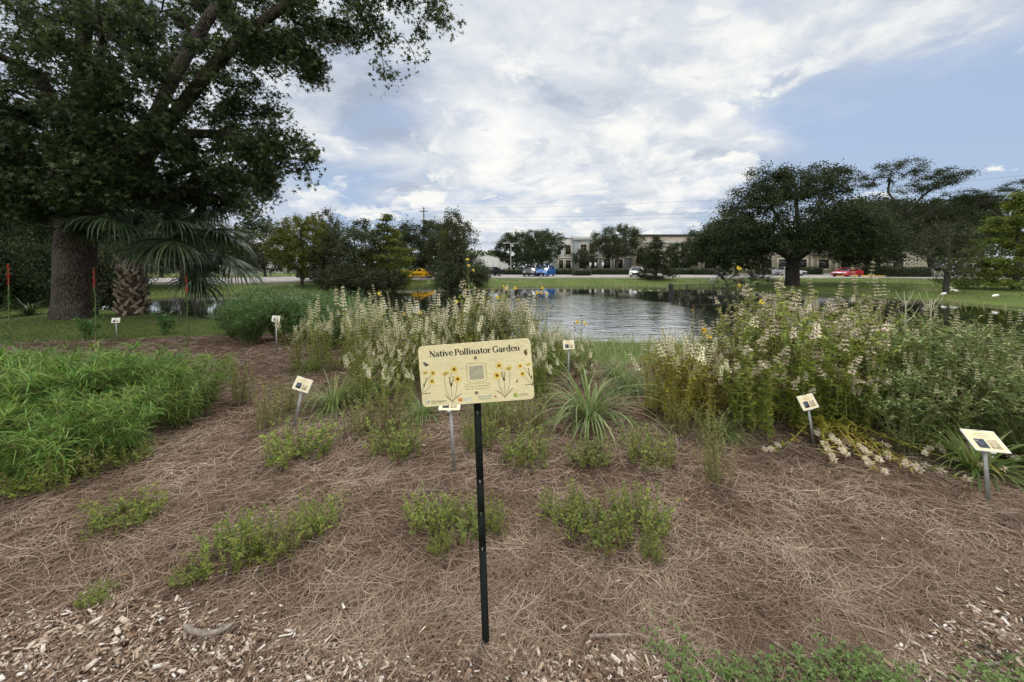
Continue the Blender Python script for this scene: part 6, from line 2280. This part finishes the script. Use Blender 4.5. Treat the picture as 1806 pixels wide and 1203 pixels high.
# plant plaques on aluminium stakes
pframe = solid('white plaque frame', (0.72, 0.71, 0.66), 0.45)
pcream = solid('cream plaque paper', (0.74, 0.66, 0.40), 0.4, 0, 0.03, 20.0, 0, 40, 0.6, 0.4)
pwhite = solid('bleached plaque paper', (0.78, 0.78, 0.74), 0.4)
ptext = solid('faded plaque print', (0.30, 0.26, 0.17), 0.6)
pphoto = solid('dark photo print', (0.06, 0.07, 0.09), 0.4, 0, 0.9, 60.0)
pred = solid('reddish print', (0.45, 0.22, 0.06), 0.6)
stakem = solid('brushed aluminium stake', (0.30, 0.31, 0.30), 0.5, 0.5, 0.1, 20)


def plaque(label, foot, top_, w_, h_, pitch, yaw, roll, paper, red=False, z0=-0.05):
    """Framed card tilted back by PITCH on a flat stake from foot to just under its middle."""
    foot, top_ = np.asarray(foot, float), np.asarray(top_, float)
    r = thing('plant_plaque', label, 'sign', foot)
    d = top_ - foot
    mb = MB()
    s = np.array([0, 0, 1.0])
    side = np.array([math.cos(yaw), math.sin(yaw), 0]) * 0.0125
    nrm = np.array([-math.sin(yaw), math.cos(yaw), 0]) * 0.0035
    V = [k * d * t_ + a_ * side + b_ * nrm for t_, k in ((-0.12, 1.0), (1.0, 1.0)) for a_, b_ in ((-1, -1), (1, -1), (1, 1), (-1, 1))]
    mb.add(V, [(0, 3, 2, 1), (4, 5, 6, 7), (0, 1, 5, 4), (1, 2, 6, 5), (2, 3, 7, 6), (3, 0, 4, 7)])
    mb.obj('stake', stakem, r)
    mb = MB()
    plate(mb, rrect(w_, h_, 0.004), -0.006, 0.0)
    hd = mb.obj('frame', pframe, r, False, d)
    hd.matrix_basis = Matrix.Translation(Vector(d)) @ Matrix.Rotation(yaw, 4, 'Z') @ Matrix.Rotation(-pitch, 4, 'X') @ Matrix.Rotation(roll, 4, 'Y')
    mb = MB()
    plate(mb, rrect(w_ - 0.014, h_ - 0.012, 0.002), -0.0068, -0.0062)
    mb.obj('card', paper, hd)
    mb = MB()
    for k, (zz_, ww_) in enumerate(((0.33, 0.34), (0.24, 0.5), (0.15, 0.3))):
        x = -w_ * ww_ / 2
        while x < w_ * ww_ / 2:
            l_ = rng.uniform(0.006, 0.016)
            box(mb, x, min(x + l_, w_ * ww_ / 2), -0.0074, -0.007, h_ * zz_ - 0.0016, h_ * zz_ + 0.0016)
            x += l_ + 0.003
    mb.obj('print', pred if red else ptext, hd)
    mb = MB()
    box(mb, -w_ * 0.33, -w_ * 0.02, -0.0075, -0.007, -h_ * 0.36, h_ * 0.06)
    mb.obj('photo', pphoto, hd)
    mb = MB()
    box(mb, w_ * 0.04, w_ * 0.34, -0.0074, -0.007, -h_ * 0.36, h_ * 0.06)
    mb.obj('photo', solid('pale photo print', (0.50, 0.42, 0.28), 0.5, 0, 0.35, 90.0), hd)
    mb = MB()
    box(mb, -0.02, 0.02, -0.009, 0.003, h_ / 2 - 0.003, h_ / 2 + 0.003)
    mb.obj('clip', boltm, hd)
    box_ = MB()
    box(box_, -0.014, 0.014, -0.0005, 0.012, -h_ / 2 - 0.006, -h_ / 2 + 0.03)
    box_.obj('bracket', pframe, hd)
    return r


def plq(label, fx, fy, cx, cy, w_, h_, pitch, yaw, roll, paper=None, red=False, Yt=None):
    f = loc_on(fx, fy)
    plaque(label, f, at(cx, cy, (f[1] if Yt is None else f[1] + Yt)), w_, h_, pitch, yaw, roll, paper or pcream, red)


R_ = math.radians
plq('cream plaque tilted to the right on a leaning grey stake at the left', 518, 757, 534, 678, 0.165, 0.125, R_(20), R_(2), R_(17))
plq('cream plaque half hidden behind the lower left corner of the main sign', 801, 831, 794, 712, 0.165, 0.125, R_(58), 0, 0)
plq('cream plaque before the right hand drift with a dark photo', 1436, 785, 1424, 709, 0.165, 0.125, R_(28), R_(6), R_(-9), None, True)
plq('cream plaque lying back on its stake at the far right', 1743, 887, 1736, 778, 0.19, 0.15, R_(52), R_(-8), R_(3))
plq('small white plaque at the foot of the palm', 206, 598, 204.5, 565, 0.16, 0.11, R_(10), R_(10), 0, pwhite)
plq('small white plaque before the blue-green bushes', 488, 622, 487, 562, 0.15, 0.11, R_(10), 0, R_(3), pwhite)
plq('small pale plaque among the flowers right of the main sign', 1003, 682, 1003, 608, 0.15, 0.12, R_(20), 0, R_(-4), None, True)


# ------------------------------------------------------------------ ground cover: straw, chips, grass, clover
def ground_points(n, y0, y1, xfun, pw=2.0):
    """Random points with density falling as 1/y**pw inside |x| < xfun(y)."""
    u = rng.uniform(0, 1, n)
    e = 2.0 - pw
    y = (y0 ** e + u * (y1 ** e - y0 ** e)) ** (1 / e) if abs(e) > 1e-6 else y0 * (y1 / y0) ** u
    x = rng.uniform(-1, 1, n) * xfun(y)
    return x, y


_ce = np.array([G(px, py)[:2] for px, py in ((-300, 1055), (0, 1062), (200, 1068), (420, 1085), (620, 1112), (760, 1130), (860, 1140), (1000, 1132), (1120, 1138), (1210, 1165), (1280, 1215), (1560, 1225), (1630, 1130), (1720, 1075), (1806, 1040), (2000, 1000))])
CHIP_EDGE = lambda x: np.interp(x, _ce[:, 0], _ce[:, 1]) + 0.12 * (vnoise(x * 3.1, x * 0 + 3.3, 9) - 0.5) + 0.10 * (vnoise(x * 9.0, x * 0 + 1.3, 8) - 0.5)

mb = MB()
n = 200000
x, y = ground_points(n, 1.2, 9.8, lambda q: 0.85 + q * 1.55, 1.75)
ok = inside(BED, x, y) & ((y > CHIP_EDGE(x) - rng.exponential(0.07, n) - 0.02) | (rng.uniform(0, 1, n) < 0.42))
patch = 0.6 * vnoise(x * 1.7, y * 1.7, 61) + 0.4 * vnoise(x * 5.5, y * 5.5, 62)
ok &= rng.uniform(0, 1, n) < np.clip(0.5 + 2.4 * (patch - 0.30), 0.5, 1.0)
x, y = x[ok], y[ok]
n = len(x)
flow = 6.0 * vnoise(x * 0.9, y * 0.9, 21) + 3.0 * vnoise(x * 2.6, y * 2.6, 22)
grp = np.arange(n) - np.arange(n) % 5          # fallen in loose bundles
bund = rng.uniform(0, 1, n)[grp] < 0.5
x = np.where(bund, x[grp] + rng.normal(0, 0.012, n), x)
y = np.where(bund, y[grp] + rng.normal(0, 0.012, n), y)
jit = rng.normal(0, 0.85, n)
jit = np.where(bund, jit[grp] + rng.normal(0, 0.14, n), jit)
az = flow + jit + (rng.uniform(0, 1, n) < 0.2) * rng.uniform(0, PI, n)
L = rng.uniform(0.09, 0.24, n)
z = H(x, y) + 0.004 + 0.022 * rng.uniform(0, 1, n) ** 1.3
W = (0.00125 + 0.0006 * np.maximum(y - 1.3, 0)) * rng.uniform(0.7, 1.3, n)
ribbons(mb, np.stack([x, y, z], -1), az, rng.normal(0.04, 0.10, n), L, W, rng.normal(0.10, 0.15, n), 4, rng.normal(0, 0.7, n), 0, np.array([0.9, 1, 1, 0.9, 0.5]), 1.0, rng.uniform(-0.6, 0.6, n))
m = 170
a = rng.uniform(0, 2 * PI, m)
r0 = rng.uniform(0.015, 0.10, m)
bx_, by_ = sf[0] + r0 * np.cos(a), sf[1] + r0 * np.sin(a)
ribbons(mb, np.stack([bx_, by_, H(bx_, by_) + rng.uniform(0.005, 0.04, m) * (1 - r0 * 8)], -1), a + rng.uniform(1.2, 1.9, m), rng.normal(0.1, 0.15, m), rng.uniform(0.06, 0.18, m), 0.0019, rng.normal(0.25, 0.2, m), 4, rng.normal(0.6, 0.6, m), 0, np.array([0.9, 1, 1, 0.9, 0.5]), 1.0)
kind(mb.obj('pine_straw', M['needle']), 'stuff')

# wood chips along the front edge
mb = MB()
n = 44000
x = rng.uniform(-3.2, 3.2, n)
y = rng.uniform(0.95, 2.15, n)
ce = CHIP_EDGE(x)
keep = (y < ce + rng.exponential(0.03, n) - 0.05) | (rng.uniform(0, 1, n) < 0.005)
x, y = x[keep], y[keep]
n = len(x)
l = rng.gamma(1.9, 0.0060, n) + 0.005
wd = l * rng.uniform(0.16, 0.55, n)
th = rng.uniform(0.0015, 0.005, n)
bxV = np.array([(-.5, -.5, -.5), (.5, -.42, -.5), (.5, .42, -.5), (-.5, .5, -.5), (-.46, -.38, .5), (.42, -.5, .5), (.5, .34, .5), (-.5, .46, .5)])
bxF = np.array([(0, 3, 2, 1), (4, 5, 6, 7), (0, 1, 5, 4), (1, 2, 6, 5), (2, 3, 7, 6), (3, 0, 4, 7)])
a = rng.uniform(0, 2 * PI, n)
ti = rng.normal(0, 0.28, n)
D = np.stack([np.cos(a) * np.cos(ti), np.sin(a) * np.cos(ti), np.sin(ti)], -1)
zz_ = H(x, y) + 0.004 + 0.026 * rng.uniform(0, 1, n)
scatter(mb, bxV[:, [1, 0, 2]], bxF[:, ::-1], frames(D, rng.normal(0, 0.45, n)), np.stack([x, y, zz_], -1), np.stack([wd, l, th], -1))
kind(mb.obj('wood_chips', M['chip']), 'stuff')
# stray chips and leaf scraps lying on the straw
mb = MB()
n = 110
x, y = ground_points(n, 1.5, 5.0, lambda q: 0.8 + q * 1.4, 2.0)
a = rng.uniform(0, 2 * PI, n)
l = rng.uniform(0.008, 0.030, n)
scatter(mb, bxV[:, [1, 0, 2]], bxF[:, ::-1], frames(np.stack([np.cos(a), np.sin(a), rng.normal(0, 0.2, n)], -1), rng.normal(0, 0.4, n)), np.stack([x, y, H(x, y) + 0.028], -1), np.stack([l * 0.45, l, np.full(n, 0.002)], -1))
kind(mb.obj('stray_chips', M['chip']), 'stuff')

# a grey stick lying across the chips
stick_m = solid('lichen grey twig bark', (0.30, 0.26, 0.21), 0.9, 0, 0.35, 40.0, 0.8, 90.0, 0.1)
P = np.array([G(x_, y_, 0.035) for x_, y_ in ((325, 1104), (338, 1112), (360, 1118), (385, 1114), (404, 1104), (414, 1097))])
tag(tube(MB(), P, [0.009, 0.011, 0.011, 0.010, 0.009, 0.005], 8).obj('fallen_stick', stick_m, None, True), 'short curved grey stick lying where the wood chips meet the straw', 'stick')
for pts_, lab in ((((1365, 1133), (1385, 1146), (1405, 1160), (1428, 1180)), 'pale split stick lying at the edge of the clover'), (((1040, 1122), (1070, 1120), (1110, 1119)), 'thin pale stick lying right of the sign post foot'), (((1725, 1135), (1760, 1155), (1785, 1168)), 'dark twig lying in the chips at the lower right'),
                  (((1180, 1062), (1192, 1068), (1206, 1066)), 'small pale twig in the straw right of the sign post'), ((((1712, 1176), (1760, 1170), (1806, 1158))), 'pale twig beside the clover at the lower right corner')):
    P = np.array([G(x_, y_, 0.035) for x_, y_ in pts_])
    m_ = M['twig'] if 'dark' in lab else stick_m
    tag(tube(MB(), P, np.linspace(0.007, 0.004, len(P)), 6).obj('fallen_stick', m_, None, True), lab, 'stick')

# clover at the lower right
mb = MB()
n = 22000
x = rng.uniform(0.45, 3.6, n)
y = rng.uniform(1.0, 1.8, n)
CLV = [[tuple(G(px, py)[:2]) for px, py in q] for q in ([(1140, 1270), (1165, 1212), (1195, 1170), (1240, 1172), (1330, 1185), (1385, 1180), (1430, 1146), (1475, 1150), (1560, 1180), (1610, 1206), (1650, 1270)], [(1690, 1270), (1700, 1212), (1740, 1196), (1810, 1190), (1900, 1180), (1960, 1260)], [(1150, 1150), (1165, 1128), (1195, 1135), (1190, 1160)])]
dn = vnoise(x * 9, y * 9, 33)
ok = np.zeros(n, bool)
for q in CLV:
    ok |= (inside(q, x, y) & (seg_dist(q, x, y) > rng.exponential(0.03, n))) | (inside(q, x, y) == 0) & (seg_dist(q, x, y) < rng.exponential(0.018, n))
ok &= dn > 0.2
x, y = x[ok], y[ok]
n = len(x)
z = H(x, y) + rng.uniform(0.015, 0.06, n)
tri = []
for k in range(3):
    a = k * 2.094
    c, s = math.cos(a), math.sin(a)
    for q in ((0, 0, 0), (0.34, 0.42, 0.1), (0.26, 0.92, 0.02), (-0.26, 0.92, 0.02), (-0.34, 0.42, 0.1)):
        tri.append((q[0] * c - q[1] * s, q[0] * s + q[1] * c, q[2]))
TRI = (np.array(tri), np.array([[k * 5 + j for j in range(5)] for k in range(3)]))
a = rng.uniform(0, 2 * PI, n)
D = np.stack([np.cos(a), np.sin(a), rng.normal(0, 0.35, n)], -1)
scatter(mb, TRI[0], TRI[1], frames(D, rng.normal(0, 0.4, n)), np.stack([x, y, z], -1), rng.uniform(0.008, 0.015, n))
m2_ = n // 3
ribbons(mb, np.stack([x[:m2_], y[:m2_], H(x[:m2_], y[:m2_])], -1), rng.uniform(0, 6.3, m2_), rng.uniform(0.8, 1.5, m2_), 0.05, 0.0012, 0.4, 2)
kind(mb.obj('clover', M['clover']), 'stuff')

# mown grass on the shaded left lawn, and on the banks
def grass(name, n, reg, L, W, mat, el=(0.6, 1.5), droop=(0.3, 1.2), skip_bed=True):
    mb = MB()
    ra_ = np.array(reg)
    x = rng.uniform(ra_[:, 0].min(), ra_[:, 0].max(), n)
    y = rng.uniform(ra_[:, 1].min(), ra_[:, 1].max(), n)
    ok = inside(reg, x, y) & ~inside(POND, x, y)
    if skip_bed:
        ok &= ~(inside(BED, x, y) & (seg_dist(BED, x, y) > rng.exponential(0.12, n)))
    x, y = x[ok], y[ok]
    n = len(x)
    ribbons(mb, np.stack([x, y, H(x, y) - 0.01], -1), rng.uniform(0, 6.3, n), rng.uniform(*el, n), L * rng.uniform(0.5, 1.2, n), W, rng.uniform(*droop, n), 3, 0, 0, np.array([1, 0.85, 0.6, 0.1]))
    return kind(mb.obj(name, M[mat]), 'stuff')


M['shadelawn'] = leaf_mat('lawn blade with painted shade', [(0.028, 0.062, 0.014), (0.042, 0.082, 0.019), (0.062, 0.10, 0.028), (0.085, 0.085, 0.04)], 0.25, 0.6, 0.0)  # darker copy of the lawn blade, tree shade put into its colour
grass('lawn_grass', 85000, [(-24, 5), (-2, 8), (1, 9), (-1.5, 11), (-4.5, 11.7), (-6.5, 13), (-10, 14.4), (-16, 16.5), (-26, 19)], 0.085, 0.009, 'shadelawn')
grass('bank_grass', 20000, [(-1.5, 8.0), (0.6, 6.2), (1.0, 5.7), (1.9, 5.5), (2.6, 6.0), (4.2, 7.0), (9, 7.3), (20, 7.5), (20, 9.4), (9.5, 8.7), (5, 9.7), (2, 10.5), (-1.5, 11)], 0.34, 0.007, 'bankgrass', (0.6, 1.5), (0.5, 1.9), False)
far_reg = [(-60, 20), (-26, 26), (-14, 33), (-5, 38), (10, 38), (18, 30), (26, 22), (60, 14), (60, 56), (-60, 56)]
grass('far_bank_grass', 42000, far_reg, 0.20, 0.035, 'lawn', (0.5, 1.3), (0.2, 0.9))

# weeds and reeds along the water line, and brown leaves fallen on the straw
mb = MB()
cum = []
for i in range(len(POND)):
    a, b = np.array(POND[i]), np.array(POND[(i + 1) % len(POND)])
    if max(a[1], b[1]) < 15 or abs(a[0]) > 45:
        continue
    m = int(np.linalg.norm(b - a) * 26)
    tt = rng.uniform(0, 1, m)[:, None]
    cum.append(a + (b - a) * tt + rng.normal(0, 0.22, (m, 2)))
Q = np.concatenate(cum)
Q = Q[vnoise(Q[:, 0] * 0.5, Q[:, 1] * 0.5, 55) > rng.uniform(0.25, 0.75, len(Q))]
n = len(Q)
ribbons(mb, np.stack([Q[:, 0], Q[:, 1], np.maximum(H(Q[:, 0], Q[:, 1]), WATER) - 0.03], -1), rng.uniform(0, 6.3, n), rng.uniform(0.8, 1.5, n), rng.uniform(0.12, 0.5, n), 0.028, rng.uniform(0.1, 1.0, n), 3, 0, 0, np.array([1, 0.8, 0.5, 0.1]))
kind(mb.obj('shore_weeds', M['bankgrass']), 'stuff')
M['litter'] = island_mat('dead leaf', [(0.0, (0.10, 0.055, 0.03)), (0.5, (0.22, 0.13, 0.07)), (1.0, (0.36, 0.25, 0.15))], 0.8)
mb = MB()
n = 170
x, y = ground_points(n, 1.5, 8.5, lambda q: 0.8 + q * 1.2, 1.2)
ok = inside(BED, x, y)
x, y = x[ok], y[ok]
n = len(x)
a = rng.uniform(0, 6.3, n)
scatter(mb, STAR[0] * (0.8, 1, 2.2), STAR[1], frames(np.stack([np.cos(a), np.sin(a), rng.normal(0, 0.25, n)], -1), rng.normal(0, 0.5, n)), np.stack([x, y, H(x, y) + 0.035], -1), rng.uniform(0.015, 0.035, n))
kind(mb.obj('leaf_litter', M['litter']), 'stuff')
